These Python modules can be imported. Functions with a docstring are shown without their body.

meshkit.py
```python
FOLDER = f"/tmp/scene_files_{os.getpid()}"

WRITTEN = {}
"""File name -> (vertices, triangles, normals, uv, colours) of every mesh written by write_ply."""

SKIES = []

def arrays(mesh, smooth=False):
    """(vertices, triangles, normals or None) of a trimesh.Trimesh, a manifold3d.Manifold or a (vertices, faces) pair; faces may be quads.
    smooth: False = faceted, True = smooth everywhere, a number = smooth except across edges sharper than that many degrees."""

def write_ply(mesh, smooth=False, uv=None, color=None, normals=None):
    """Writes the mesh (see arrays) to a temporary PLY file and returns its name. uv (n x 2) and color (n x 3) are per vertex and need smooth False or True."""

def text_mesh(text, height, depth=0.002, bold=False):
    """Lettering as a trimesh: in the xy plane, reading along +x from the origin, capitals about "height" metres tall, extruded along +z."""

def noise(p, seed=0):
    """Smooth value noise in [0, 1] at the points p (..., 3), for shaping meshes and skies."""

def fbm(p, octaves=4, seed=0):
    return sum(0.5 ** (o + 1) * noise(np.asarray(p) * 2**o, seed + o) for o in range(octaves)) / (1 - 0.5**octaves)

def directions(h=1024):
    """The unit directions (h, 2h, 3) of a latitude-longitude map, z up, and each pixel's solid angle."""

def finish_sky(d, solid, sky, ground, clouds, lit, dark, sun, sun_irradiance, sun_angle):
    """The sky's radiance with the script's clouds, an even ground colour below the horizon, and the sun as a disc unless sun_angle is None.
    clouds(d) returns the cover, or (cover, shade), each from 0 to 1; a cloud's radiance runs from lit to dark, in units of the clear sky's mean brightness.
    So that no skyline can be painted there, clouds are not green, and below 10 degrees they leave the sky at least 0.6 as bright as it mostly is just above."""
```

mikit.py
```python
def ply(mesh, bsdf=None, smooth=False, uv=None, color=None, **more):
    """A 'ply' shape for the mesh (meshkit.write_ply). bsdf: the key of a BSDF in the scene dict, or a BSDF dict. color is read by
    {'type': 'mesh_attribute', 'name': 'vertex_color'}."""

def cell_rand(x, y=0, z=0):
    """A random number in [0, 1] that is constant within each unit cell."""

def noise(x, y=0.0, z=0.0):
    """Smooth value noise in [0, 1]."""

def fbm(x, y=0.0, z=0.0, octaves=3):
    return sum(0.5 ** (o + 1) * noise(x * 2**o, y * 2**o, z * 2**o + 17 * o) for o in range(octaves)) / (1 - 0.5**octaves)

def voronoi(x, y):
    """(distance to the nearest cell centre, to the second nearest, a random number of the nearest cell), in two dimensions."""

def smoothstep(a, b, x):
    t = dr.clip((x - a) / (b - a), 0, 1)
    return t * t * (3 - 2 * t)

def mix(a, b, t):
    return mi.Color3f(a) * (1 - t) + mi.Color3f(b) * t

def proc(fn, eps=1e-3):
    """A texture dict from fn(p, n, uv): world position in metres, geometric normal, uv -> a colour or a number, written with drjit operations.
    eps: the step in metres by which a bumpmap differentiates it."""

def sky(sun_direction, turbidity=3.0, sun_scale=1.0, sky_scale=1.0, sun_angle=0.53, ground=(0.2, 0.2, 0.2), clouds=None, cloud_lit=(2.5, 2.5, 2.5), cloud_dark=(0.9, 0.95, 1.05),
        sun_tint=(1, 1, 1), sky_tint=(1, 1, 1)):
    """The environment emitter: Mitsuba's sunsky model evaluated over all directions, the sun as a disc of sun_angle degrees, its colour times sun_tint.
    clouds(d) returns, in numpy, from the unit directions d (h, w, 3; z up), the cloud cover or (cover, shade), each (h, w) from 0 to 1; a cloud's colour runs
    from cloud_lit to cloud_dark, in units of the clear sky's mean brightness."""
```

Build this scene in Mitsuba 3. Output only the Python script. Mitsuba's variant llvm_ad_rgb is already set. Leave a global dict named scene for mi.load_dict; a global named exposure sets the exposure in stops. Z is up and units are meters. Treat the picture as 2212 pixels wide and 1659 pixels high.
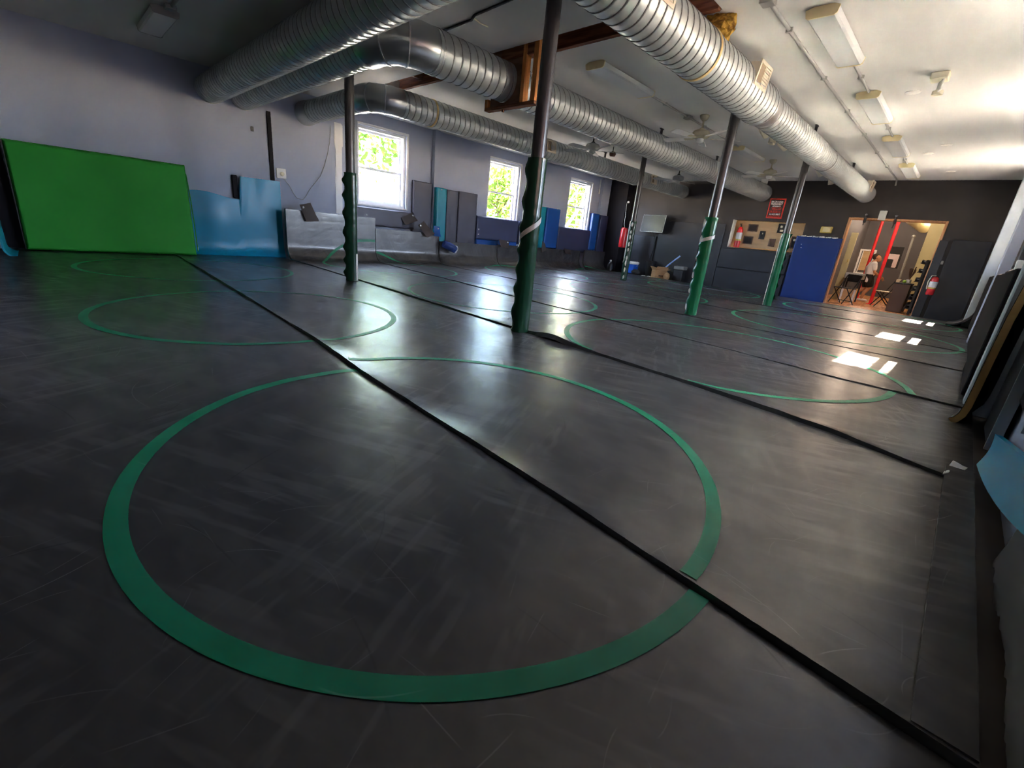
import math, random
import numpy as np
import trimesh, manifold3d
import drjit as dr
import mitsuba as mi
import mikit, meshkit
from shapely.geometry import box as sbox, Polygon
from mikit import proc, noise, fbm, smoothstep, mix, cell_rand

scene, labels = {}, {}
T = mi.ScalarTransform4f

# ------------------------------------------------------------------ camera, sky, exposure
YAW, PITCH, ROLL, FPX = 0.757407, 0.322764, 0.103585, 964.371
CAM = np.array([0.0, 0.0, 0.90])
_f = np.array([math.cos(YAW) * math.cos(PITCH), math.sin(YAW) * math.cos(PITCH), -math.sin(PITCH)])
_r = np.array([math.sin(YAW), -math.cos(YAW), 0.0])
_u = np.cross(_r, _f)
_up = -_r * math.sin(ROLL) + _u * math.cos(ROLL)
scene['camera'] = {'type': 'perspective', 'fov': math.degrees(2 * math.atan(1106 / FPX)), 'fov_axis': 'x', 'near_clip': 0.05, 'far_clip': 400.0,
                   'to_world': T().look_at(origin=CAM.tolist(), target=(CAM + _f).tolist(), up=_up.tolist())}
SUN = (-0.10, -0.50, 1.0)
scene['sky'] = mikit.sky(SUN, turbidity=3.5, sun_scale=2.6, sky_scale=1.0, ground=(0.42, 0.38, 0.32),
                         sky_tint=(0.93, 1.0, 1.12), clouds=lambda d: 0.75 * meshkit.fbm(d * 3.0, 4, 7), cloud_lit=(1.7, 1.7, 1.7), cloud_dark=(1.0, 1.03, 1.08))
exposure = 7.55

# ------------------------------------------------------------------ room numbers (metres)
H = 3.06          # ceiling
XB, XF = -0.75, 15.0   # back wall (behind the camera), far black wall
YW, YR = 10.05, -0.40  # window wall, right wall
ZF = -0.07        # bare floor under the mats

# ------------------------------------------------------------------ helpers
def number(key):
    if key not in scene and not any(k.startswith(key + '__') for k in scene):
        return key
    i = 1
    while f'{key}_{i:03d}' in scene or any(k.startswith(f'{key}_{i:03d}__') for k in scene):
        i += 1
    return f'{key}_{i:03d}'

USED = set()
def thing(name, label, cat, group=None):
    key, i = name, 0
    while key in USED:
        i += 1
        key = f'{name}_{i:03d}'
    USED.add(key)
    labels[key] = {'label': label, 'category': cat}
    if group:
        labels[key]['group'] = group
    return key

def part(parent, name, mesh, mat, smooth=False, label=None, kind=None):
    key = number(f'{parent}__{name}')
    scene[key] = mikit.ply(mesh, mat, smooth=smooth)
    if label or kind:
        labels[key] = {}
        if label: labels[key]['label'] = label
        if kind: labels[key]['kind'] = kind
    return key

def solo(name, mesh, mat, label, cat, group=None, smooth=False):
    key = thing(name, label, cat, group)
    scene[key] = mikit.ply(mesh, mat, smooth=smooth)
    return key

def struct(key, mesh, mat, smooth=False, label=None):
    scene[key] = mikit.ply(mesh, mat, smooth=smooth)
    labels[key] = {'kind': 'structure'}
    if label: labels[key]['label'] = label
    USED.add(key)
    return key

def cat(*ms):
    return trimesh.util.concatenate([m for m in ms if m is not None])

def bx(x0, x1, y0, y1, z0, z1, c=0.0):
    """a box, its edges chamfered by c"""
    x0, x1 = min(x0, x1), max(x0, x1); y0, y1 = min(y0, y1), max(y0, y1); z0, z1 = min(z0, z1), max(z0, z1)
    if c <= 0:
        m = trimesh.creation.box((x1 - x0, y1 - y0, z1 - z0)); m.apply_translation(((x0 + x1) / 2, (y0 + y1) / 2, (z0 + z1) / 2)); return m
    c = min(c, 0.45 * min(x1 - x0, y1 - y0, z1 - z0))
    P = []
    for sx in (0, 1):
        for sy in (0, 1):
            for sz in (0, 1):
                p = [(x0, x1)[sx], (y0, y1)[sy], (z0, z1)[sz]]
                d = [c if s == 0 else -c for s in (sx, sy, sz)]
                for a in range(3):
                    q = list(p)
                    for b in range(3):
                        if b != a: q[b] += d[b]
                    P.append(q)
    return trimesh.convex.convex_hull(np.array(P))

def frame_of(t):
    t = np.asarray(t, float) / np.linalg.norm(t)
    a = np.array([0, 0, 1.0]) if abs(t[2]) < 0.9 else np.array([1.0, 0, 0])
    n = np.cross(a, t); n /= np.linalg.norm(n)
    return n, np.cross(t, n)

def tube(pts, r, seg=12, caps=True):
    pts = [np.asarray(p, float) for p in pts]
    rs = r if hasattr(r, '__len__') else [r] * len(pts)
    V, F = [], []
    n = None
    for i, p in enumerate(pts):
        t0 = pts[i] - pts[i - 1] if i else pts[1] - pts[0]
        t1 = pts[i + 1] - pts[i] if i + 1 < len(pts) else t0
        t = t0 / np.linalg.norm(t0) + t1 / np.linalg.norm(t1); t /= np.linalg.norm(t)
        if n is None: n, b = frame_of(t)
        n = n - t * (n @ t); n /= np.linalg.norm(n); b = np.cross(t, n)
        for k in range(seg):
            a = 2 * math.pi * k / seg
            V.append(p + rs[i] * (math.cos(a) * n + math.sin(a) * b))
    m = len(pts)
    for i in range(m - 1):
        for k in range(seg):
            a, b_, c, d = i * seg + k, i * seg + (k + 1) % seg, (i + 1) * seg + (k + 1) % seg, (i + 1) * seg + k
            F += [[a, b_, c], [a, c, d]]
    if caps:
        V += [pts[0], pts[-1]]
        for k in range(seg):
            F += [[len(V) - 2, (k + 1) % seg, k], [len(V) - 1, (m - 1) * seg + k, (m - 1) * seg + (k + 1) % seg]]
    return trimesh.Trimesh(np.array(V), np.array(F), process=False)

def lathe(prof, at=(0, 0, 0), axis=(0, 0, 1), seg=24):
    """prof: (radius, along axis)"""
    t = np.asarray(axis, float) / np.linalg.norm(axis); n, b = frame_of(t)
    V, F = [], []
    for r, h in prof:
        for k in range(seg):
            a = 2 * math.pi * k / seg
            V.append(np.asarray(at) + t * h + r * (math.cos(a) * n + math.sin(a) * b))
    for i in range(len(prof) - 1):
        for k in range(seg):
            a, b_, c, d = i * seg + k, i * seg + (k + 1) % seg, (i + 1) * seg + (k + 1) % seg, (i + 1) * seg + k
            F += [[a, b_, c], [a, c, d]]
    return trimesh.Trimesh(np.array(V), np.array(F), process=False)

def extr(poly, h):
    return trimesh.creation.extrude_polygon(poly, h)

def mx(m, M):
    m = m.copy(); m.apply_transform(np.asarray(M, float)); return m

def basis(o, ex, ey, ez):
    M = np.eye(4); M[:3, 0] = ex; M[:3, 1] = ey; M[:3, 2] = ez; M[:3, 3] = o
    return M

def wall_y(polys_xz, y, th):
    """polygon in (x, z) as a slab from y to y + th"""
    m = extr(polys_xz, abs(th))
    m = mx(m, basis((0, y if th < 0 else y + th, 0), (1, 0, 0), (0, 0, 1), (0, -1, 0)))
    return m

def wall_x(polys_yz, x, th):
    """polygon in (y, z) as a slab from x to x + th"""
    return mx(extr(polys_yz, th), basis((x, 0, 0), (0, 1, 0), (0, 0, 1), (1, 0, 0)))

def sheet(P, th, flip=False):
    """a bent sheet of thickness th from a grid of points P[i, j]; thickness against the grid's normals"""
    P = np.asarray(P, float); nu, nv = P.shape[:2]
    du = np.gradient(P, axis=0); dv = np.gradient(P, axis=1)
    N = np.cross(du, dv); N /= np.linalg.norm(N, axis=2, keepdims=True) + 1e-12
    if flip: N = -N
    Q = P - N * th
    V = np.vstack([P.reshape(-1, 3), Q.reshape(-1, 3)]); o = nu * nv
    idx = np.arange(o).reshape(nu, nv)
    a, b, c, d = idx[:-1, :-1].ravel(), idx[1:, :-1].ravel(), idx[1:, 1:].ravel(), idx[:-1, 1:].ravel()
    top = np.vstack([np.c_[a, b, c], np.c_[a, c, d]])
    F = [top, top[:, ::-1] + o]
    def rim(e):
        e = np.asarray(e)
        F.append(np.vstack([np.c_[e[:-1], e[:-1] + o, e[1:] + o], np.c_[e[:-1], e[1:] + o, e[1:]]]))
    rim(idx[:, 0]); rim(idx[::-1, -1]); rim(idx[0, ::-1]); rim(idx[-1, :])
    F = np.vstack(F)
    if flip: F = F[:, ::-1]
    return trimesh.Trimesh(V, F, process=False)

def ellipsoid(c, r, sub=3):
    m = trimesh.creation.icosphere(subdivisions=sub); m.apply_scale(r); m.apply_translation(c); return m

# ------------------------------------------------------------------ materials
def P(key, color, rough=0.5, metal=0.0, spec=0.5, two=True, bump=None, bscale=0.001, **kw):
    c = color if isinstance(color, dict) else {'type': 'rgb', 'value': list(color)}
    d = {'type': 'principled', 'base_color': c, 'roughness': rough, 'metallic': metal, 'specular': spec, **kw}
    if bump is not None:
        d = {'type': 'bumpmap', 'arbitrary': bump, 'scale': bscale, 'bsdf': d}
    scene[key] = {'type': 'twosided', 'bsdf': d} if two else d

def streaks(x, y, size, ang, thin, seed):
    """thin straight scuffs, one per cell of the given size; 1 on a scuff"""
    ca, sa = math.cos(ang), math.sin(ang)
    u = (x * ca + y * sa) / size; v = (y * ca - x * sa) / size
    iu, iv = dr.floor(u), dr.floor(v)
    a = (cell_rand(iu, iv, seed) - 0.5) * 2.4
    fu = u - iu - 0.5; fv = v - iv - 0.5 + 1.6 * fu * fu * (cell_rand(iu, iv, seed + 3) - 0.5)
    off = (cell_rand(iu, iv, seed + 1) - 0.5) * 0.5
    dist = dr.abs(fv * dr.cos(a) - fu * dr.sin(a) - off * 0.6)
    along = dr.abs(fu * dr.cos(a) + fv * dr.sin(a))
    ok = dr.select(cell_rand(iu, iv, seed + 2) > 0.45, 1.0, 0.0)
    return ok * (1 - smoothstep(0.3 * thin / size, thin / size, dist)) * (1 - smoothstep(0.2, 0.42, along))

def mat_color(p, n, uv):
    q = p.y + p.z
    big = fbm(p.x * 0.9, q * 0.9, 3.0, 3)
    smudge = fbm(p.x * 6.0, q * 3.0, 9.0, 3)
    s = (0.6 * streaks(p.x, q, 0.34, 0.5, 0.0022, 1) + 0.5 * streaks(p.x + 0.2, q, 0.22, 2.1, 0.002, 11) + 0.5 * streaks(p.x, q + 0.3, 0.62, 1.2, 0.003, 21)
         + 0.4 * streaks(p.x + 0.07, q + 0.11, 0.15, 2.8, 0.0018, 41))
    s = s * smoothstep(0.35, 0.65, fbm(p.x * 2.2, q * 2.2, 5.0, 2))
    dk = 0.7 * streaks(p.x + 0.1, q + 0.4, 0.45, 1.0, 0.004, 31)
    g = smoothstep(0.3, 0.7, fbm(p.x * 12.0, q * 6.0, 4.0, 4))
    c = mix((0.019, 0.019, 0.021), (0.041, 0.040, 0.038), dr.clip(smoothstep(0.3, 0.7, big) * 0.35 + 0.3 * smoothstep(0.45, 0.8, smudge) + 0.4 * g, 0, 1))
    a, b = 0.9 * p.x + 0.44 * q, 0.44 * p.x - 0.9 * q
    wipe = smoothstep(0.52, 0.75, fbm(a * 26.0, b * 3.5, 2.0, 3)) * smoothstep(0.4, 0.65, fbm(p.x * 1.7, q * 1.7, 12.0, 2))
    wipe2 = smoothstep(0.55, 0.75, fbm(a * 4.0 + 3.0, b * 30.0, 6.0, 3)) * smoothstep(0.4, 0.65, fbm(p.x * 1.3 + 5.0, q * 1.3, 15.0, 2))
    c = mix(c, (0.075, 0.073, 0.070), dr.clip(0.34 * wipe + 0.28 * wipe2, 0, 1))
    c = mix(c, (0.13, 0.13, 0.135), dr.clip(s, 0, 1) * 0.6)
    return mix(c, (0.012, 0.012, 0.013), dk * 0.5)

def mat_rough(p, n, uv):
    return 0.24 + 0.11 * fbm(p.x * 3.0, p.y * 2.0, 2.0, 3)

def mat_bump(p, n, uv):
    a, b = 0.73 * p.x + 0.68 * p.y, 0.68 * p.x - 0.73 * p.y
    r = 1 - dr.abs(2 * noise(a * 9.0 + 1.6 * noise(b * 1.3, a * 0.8), b * 1.4, p.z * 9.0) - 1)
    cr = r * r * r * r * smoothstep(0.45, 0.75, noise(p.x * 1.1, p.y * 1.1, 8.0))
    return fbm(p.x * 10.0, p.y * 15.0, p.z * 15.0, 3) + 1.1 * cr + 0.10 * noise(p.x * 160.0, p.y * 160.0, p.z * 160.0)

P('mat_vinyl', proc(mat_color), rough=proc(mat_rough), spec=1.0, clearcoat=1.0, clearcoat_gloss=0.82, bump=proc(mat_bump, 2e-3), bscale=0.0008)

def ring_color(p, n, uv):
    w = fbm(p.x * 7.0, p.y * 7.0, p.z * 7.0, 3)
    s = streaks(p.x, p.y, 0.3, 1.9, 0.003, 51)
    c = mix((0.004, 0.165, 0.068), (0.010, 0.215, 0.10), w)
    return mix(c, (0.16, 0.30, 0.22), dr.clip(s * 0.35, 0, 1))
P('ring_tape', proc(ring_color), rough=0.42, spec=0.5)
P('mat_under', (0.012, 0.012, 0.013), 0.9)
P('foam_yellow', proc(lambda p, n, uv: mix((0.42, 0.25, 0.08), (0.52, 0.33, 0.12), fbm(p.x * 20, p.y * 20, p.z * 20, 3))), 0.9)
P('foam_white', (0.72, 0.70, 0.62), 0.85)
P('mud_floor', proc(lambda p, n, uv: mix((0.05, 0.045, 0.04), (0.11, 0.10, 0.09), fbm(p.x * 3, p.y * 3, 0.0, 4))), 0.8)

def paint_grey(p, n, uv):
    a = fbm(p.x * 0.8, p.y * 0.8, p.z * 1.2, 4)
    b = fbm(p.x * 5, p.y * 5, p.z * 3 + 4, 3)
    return mix((0.335, 0.37, 0.47), (0.385, 0.42, 0.525), 0.6 * a + 0.4 * b)
P('paint_grey', proc(paint_grey), 0.62, spec=0.35, bump=proc(lambda p, n, uv: fbm(p.x * 25, p.y * 25, p.z * 25, 3), 2e-3), bscale=0.0012)
P('fan_cream', (0.50, 0.46, 0.34), 0.45)
P('paint_pale', (0.34, 0.375, 0.40), 0.55)
P('paint_black', proc(lambda p, n, uv: mix((0.026, 0.022, 0.022), (0.042, 0.036, 0.035), fbm(p.x * 2, p.y * 1.4, p.z * 1.4, 4))), 0.55, spec=0.4)
P('panel_black', proc(lambda p, n, uv: mix((0.020, 0.021, 0.026), (0.032, 0.033, 0.039), fbm(p.x * 2, p.y * 2.4, p.z * 2.4 + 7, 4))), 0.5, spec=0.45)
P('paint_ceiling', proc(lambda p, n, uv: mix((0.47, 0.465, 0.45), (0.53, 0.525, 0.505), fbm(p.x * 1.3, p.y * 1.3, 1.0, 4))), 0.75, spec=0.3)
P('paint_white', (0.74, 0.74, 0.74), 0.45)
P('sill_grey', (0.22, 0.22, 0.22), 0.6)
P('strip_black', (0.016, 0.015, 0.018), 0.7, spec=0.1)
def wood(a, b, fx, fy, fz):
    def fn(p, n, uv):
        g = fbm(p.x * fx, p.y * fy, p.z * fz, 4)
        return mix(a, b, smoothstep(0.3, 0.7, g))
    return proc(fn)
P('cavity_dark', wood((0.12, 0.065, 0.04), (0.20, 0.115, 0.07), 14, 4, 14), 0.9)
P('old_wood', wood((0.10, 0.035, 0.018), (0.22, 0.085, 0.04), 30, 3, 30), 0.75)
P('stud_wood', wood((0.42, 0.15, 0.035), (0.62, 0.26, 0.07), 40, 40, 4), 0.65)
P('door_wood', wood((0.42, 0.19, 0.075), (0.60, 0.32, 0.15), 30, 30, 3), 0.5)
P('ply_tan', wood((0.50, 0.34, 0.17), (0.58, 0.41, 0.22), 8, 2, 9), 0.6)
P('orange_wood', (0.60, 0.28, 0.07), 0.45)
P('floor_wood', wood((0.30, 0.12, 0.04), (0.48, 0.22, 0.09), 3, 40, 3), 0.35)

def galv(p, n, uv):
    s = noise(p.x * 28, p.y * 28, p.z * 28); g = fbm(p.x * 2.2, p.y * 2.2, p.z * 2.2, 3)
    return mix((0.41, 0.445, 0.45), (0.54, 0.575, 0.575), 0.55 * s + 0.45 * g)
P('galvanised', proc(galv), rough=0.40, metal=0.62, spec=0.5)
P('galvanised_smooth', (0.50, 0.52, 0.53), rough=0.30, metal=0.9)
P('seam_bright', (0.75, 0.76, 0.77), rough=0.3, metal=0.9)
P('seam_dark', (0.10, 0.10, 0.10), rough=0.6, metal=0.3)
P('lock_seam', (0.20, 0.205, 0.205), rough=0.5, metal=0.4)
P('duct_sealant', (0.55, 0.42, 0.20), 0.7)
P('vent_cream', (0.66, 0.60, 0.48), 0.5)
P('vent_brown', (0.23, 0.17, 0.10), 0.6)
P('steel_pole', proc(lambda p, n, uv: mix((0.040, 0.038, 0.040), (0.065, 0.062, 0.065), fbm(p.x * 30, p.y * 30, p.z * 2, 3))), rough=0.28, spec=0.6)
P('conduit_grey', (0.30, 0.30, 0.29), 0.45, metal=0.2)
P('pad_darkgreen', (0.006, 0.036, 0.016), 0.22, spec=0.6)
P('pad_green', (0.008, 0.115, 0.042), 0.25, spec=0.6)
P('white_tape', (0.55, 0.53, 0.48), 0.5)

def vinyl(key, a, b, rough=0.38, wr=0.0012, spec=0.5):
    P(key, proc(lambda p, n, uv: mix(a, b, fbm(p.x * 2.5, p.y * 2.5, p.z * 2.5, 3))), rough, spec=spec,
      bump=proc(lambda p, n, uv: fbm(p.x * 7, p.y * 7, p.z * 7, 3) + 0.1 * noise(p.x * 200, p.y * 200, p.z * 200), 2e-3), bscale=wr)
vinyl('vinyl_green', (0.022, 0.245, 0.026), (0.034, 0.30, 0.036), 0.6, 0.003, 0.2)
vinyl('vinyl_blue', (0.004, 0.21, 0.37), (0.006, 0.25, 0.42), 0.28, .0012, 0.35)
vinyl('vinyl_teal', (0.008, 0.24, 0.32), (0.012, 0.28, 0.36), 0.35)
vinyl('vinyl_royal', (0.010, 0.075, 0.33), (0.014, 0.095, 0.38), 0.4)
vinyl('vinyl_navy', (0.007, 0.028, 0.155), (0.009, 0.036, 0.185), 0.5)
vinyl('vinyl_indigo', (0.035, 0.043, 0.10), (0.048, 0.056, 0.125), 0.45)
vinyl('vinyl_slate', (0.075, 0.075, 0.105), (0.10, 0.10, 0.135), 0.45)
vinyl('vinyl_brown', (0.040, 0.028, 0.030), (0.060, 0.043, 0.046), 0.45)
vinyl('vinyl_dim', (0.026, 0.023, 0.026), (0.036, 0.032, 0.035), 0.5)
vinyl('vinyl_black', (0.013, 0.013, 0.014), (0.022, 0.021, 0.021), 0.45)
vinyl('vinyl_worn', (0.045, 0.043, 0.043), (0.085, 0.08, 0.077), 0.6, 0.004)
P('rubber_brown', (0.055, 0.040, 0.036), 0.65)
P('pad_matte', (0.014, 0.0125, 0.0135), 0.85, spec=0.08)
P('bolt_white', (0.75, 0.75, 0.75), 0.35)
P('plastic_cream', (0.66, 0.62, 0.48), 0.45)
P('plastic_white', (0.72, 0.71, 0.67), 0.4)
P('cap_yellowed', (0.62, 0.54, 0.32), 0.45)
P('diffuser', (0.47, 0.48, 0.475), 0.35)
P('fan_grey', (0.30, 0.31, 0.30), 0.5)
P('black_plastic', (0.015, 0.015, 0.016), 0.4)
P('black_soft', (0.018, 0.018, 0.019), 0.8)
P('red_gloss', (0.62, 0.018, 0.02), 0.25, spec=0.6)
P('red_sign', (0.55, 0.03, 0.02), 0.5)
P('red_paint', (0.80, 0.03, 0.045), 0.35)
P('cooler_blue', (0.02, 0.12, 0.62), 0.35)
P('yellow_case', (0.55, 0.42, 0.10), 0.5)
P('cardboard', wood((0.40, 0.23, 0.10), (0.47, 0.28, 0.13), 5, 5, 40), 0.8)
P('skin', (0.55, 0.28, 0.17), 0.5)
P('cloth_white', (0.78, 0.78, 0.84), 0.8)
P('cloth_black', (0.02, 0.02, 0.023), 0.8)
P('hair_brown', (0.05, 0.03, 0.02), 0.6)
P('screen_black', (0.012, 0.012, 0.014), 0.38, spec=0.5)
P('bezel_grey', (0.25, 0.26, 0.28), 0.35)
P('tube_blue', (0.35, 0.50, 0.85), 0.4)
P('wall_olive', (0.42, 0.38, 0.22), 0.7)
P('wall_dim', (0.085, 0.08, 0.085), 0.7)
P('pink_white', (0.62, 0.50, 0.50), 0.6)
P('frame_brown', (0.10, 0.05, 0.03), 0.5)
P('iron_dark', (0.03, 0.03, 0.032), 0.45, metal=0.3)
P('lime_felt', (0.35, 0.55, 0.05), 0.6)
P('siding_white', (0.78, 0.78, 0.76), 0.7)
P('concrete_pale', proc(lambda p, n, uv: mix((0.030, 0.028, 0.025), (0.045, 0.042, 0.038), fbm(p.x * 0.7, p.y * 0.7, 0.0, 4))), 0.9)
P('brick_far', proc(lambda p, n, uv: mix((0.16, 0.075, 0.05), (0.22, 0.11, 0.08), fbm(p.x * 3, p.y * 3, p.z * 12, 3))), 0.9)
P('bark', (0.09, 0.06, 0.04), 0.9)
scene['glass_pane'] = {'type': 'thindielectric', 'int_ior': 1.5}
def leafmat(key, c):
    scene[key] = {'type': 'principledthin', 'base_color': {'type': 'rgb', 'value': c}, 'roughness': 0.5, 'diff_trans': 0.9, 'spec_trans': 0.0}
leafmat('leaf_a', [0.085, 0.16, 0.028]); leafmat('leaf_b', [0.12, 0.19, 0.036])

# ------------------------------------------------------------------ the room shell
struct('floor', bx(XB - 0.3, 24.0, YR - 0.25, YW + 0.25, ZF - 0.12, ZF), 'mud_floor')
TR = (4.44, 4.80, 2.35, 7.85)       # the open slot in the ceiling
cp = sbox(XB - 0.3, YR - 0.25, XF, YW + 0.25).difference(sbox(TR[0], TR[2], TR[1], TR[3]))
struct('ceiling', mx(extr(cp, 0.12), basis((0, 0, H), (1, 0, 0), (0, 1, 0), (0, 0, 1))), 'paint_ceiling')
part('ceiling', 'slot_lining', cat(bx(TR[0] - .1, TR[1] + .1, TR[2] - .1, TR[3] + .1, H + .30, H + .36), bx(TR[0] - .1, TR[0] - .02, TR[2], TR[3], H + .121, H + .3),
     bx(TR[1] + .02, TR[1] + .1, TR[2], TR[3], H + .121, H + .3), bx(TR[0], TR[1], TR[2] - .1, TR[2] - .02, H + .121, H + .3), bx(TR[0], TR[1], TR[3] + .02, TR[3] + .1, H + .121, H + .3)), 'cavity_dark', label='open slot in the ceiling')
part('ceiling', 'joist', bx(TR[1] - .075, TR[1] - .012, TR[2] + .01, TR[3] - .01, H - .015, H + .15, .004), 'old_wood', label='rough reddish joist showing in the ceiling slot')
part('ceiling', 'joist', bx(TR[0] + .012, TR[0] + .05, TR[2] + .01, TR[3] - .01, H + .02, H + .16, .004), 'old_wood')
for k in range(4):
    part('ceiling', 'blocking', bx(TR[0] + .05, TR[1] - .075, TR[2] + .9 + 1.3 * k, TR[2] + .95 + 1.3 * k, H + .05, H + .15), 'old_wood')

WIN = [(5.06, 6.27), (8.86, 10.06), (12.40, 13.60)]
WZ = (1.21, 2.78)
wp = sbox(XB - .3, ZF, XF + .3, H)
for a, b in WIN: wp = wp.difference(sbox(a, WZ[0], b, WZ[1]))
struct('wall_window', wall_y(wp, YW, 0.25), 'paint_grey', label='long grey wall with three windows')
RWIN = [(2.2, 3.95), (5.10, 6.20), (8.0, 9.1), (11.75, 12.9)]
RZ = (1.18, 2.80)
rp = sbox(XB - .3, ZF, XF + .3, H)
for a, b in RWIN: rp = rp.difference(sbox(a, RZ[0], b, RZ[1]))
struct('wall_right', wall_y(rp, YR, -0.25), 'paint_grey')
struct('wall_back', bx(XB - .25, XB, YR, YW, ZF, H), 'paint_black')
NI = (3.66, 5.62, 1.18, 1.98)       # the tan pass-through
DO = (0.80, 2.66, 2.13)             # the double-door opening
fp = sbox(YR, ZF, YW, H).difference(sbox(NI[0], NI[2], NI[1], NI[3])).difference(sbox(DO[0], ZF - 1, DO[1], DO[2]))
struct('wall_far', wall_x(fp, XF, 0.14), 'paint_black', label='far wall painted black')
# the dark recess at the corner of the window wall
part('wall_far', 'corner_return', bx(14.62, 14.999, 9.25, YW - .001, 0.0, H - .001), 'strip_black', label='black boxed-in corner')

def sash_window(key, x0, x1, z0, z1, yin, sgn, blind=False):
    """double-hung window in a wall whose inner face is at yin; sgn +1 when outside lies at larger y"""
    labels[key] = {'kind': 'structure', 'label': 'white double-hung window'}; USED.add(key)
    c = 0.055
    g = yin + sgn * 0.15
    ring = lambda a0, a1, b0, b1, t, ya, yb: wall_y(sbox(a0, b0, a1, b1).difference(sbox(a0 + t, b0 + t, a1 - t, b1 - t)), max(ya, yb), -abs(yb - ya))
    part(key, 'frame', ring(x0 + .002, x1 - .002, z0 + .002, z1 - .002, c, yin + sgn * .04, yin + sgn * .22), 'paint_white' if sgn > 0 else 'sill_grey')
    zm = (z0 + z1) / 2 - .03
    up = part(key, 'upper_sash', ring(x0 + c, x1 - c, zm - .02, z1 - c, .045, g + sgn * .03, g + sgn * .055), 'paint_white')
    lo = part(key, 'lower_sash', ring(x0 + c, x1 - c, z0 + c, zm + .025, .05, g - sgn * .02, g + sgn * .01), 'paint_white')
    def pane(p, b0, b1, y):
        v = np.array([(x0 + c + .04, y, b0), (x1 - c - .04, y, b0), (x1 - c - .04, y, b1), (x0 + c + .04, y, b1)])
        part(p, 'pane', trimesh.Trimesh(v, [[0, 1, 2], [0, 2, 3]], process=False), 'glass_pane')
    pane(up, zm + .02, z1 - c - .04, g + sgn * .042); pane(lo, z0 + c + .045, zm - .02, g - sgn * .005)
    part(lo, 'latch', bx((x0 + x1) / 2 - .03, (x0 + x1) / 2 + .03, g - sgn * .045, g - sgn * .02, zm - .005, zm + .02, .004), 'plastic_white')
    part(key, 'sill', bx(x0 - .02, x1 + .02, yin - sgn * .03, yin + sgn * .04, z0 - .03, z0 + .004, .005), 'paint_white' if sgn > 0 else 'sill_grey')

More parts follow.
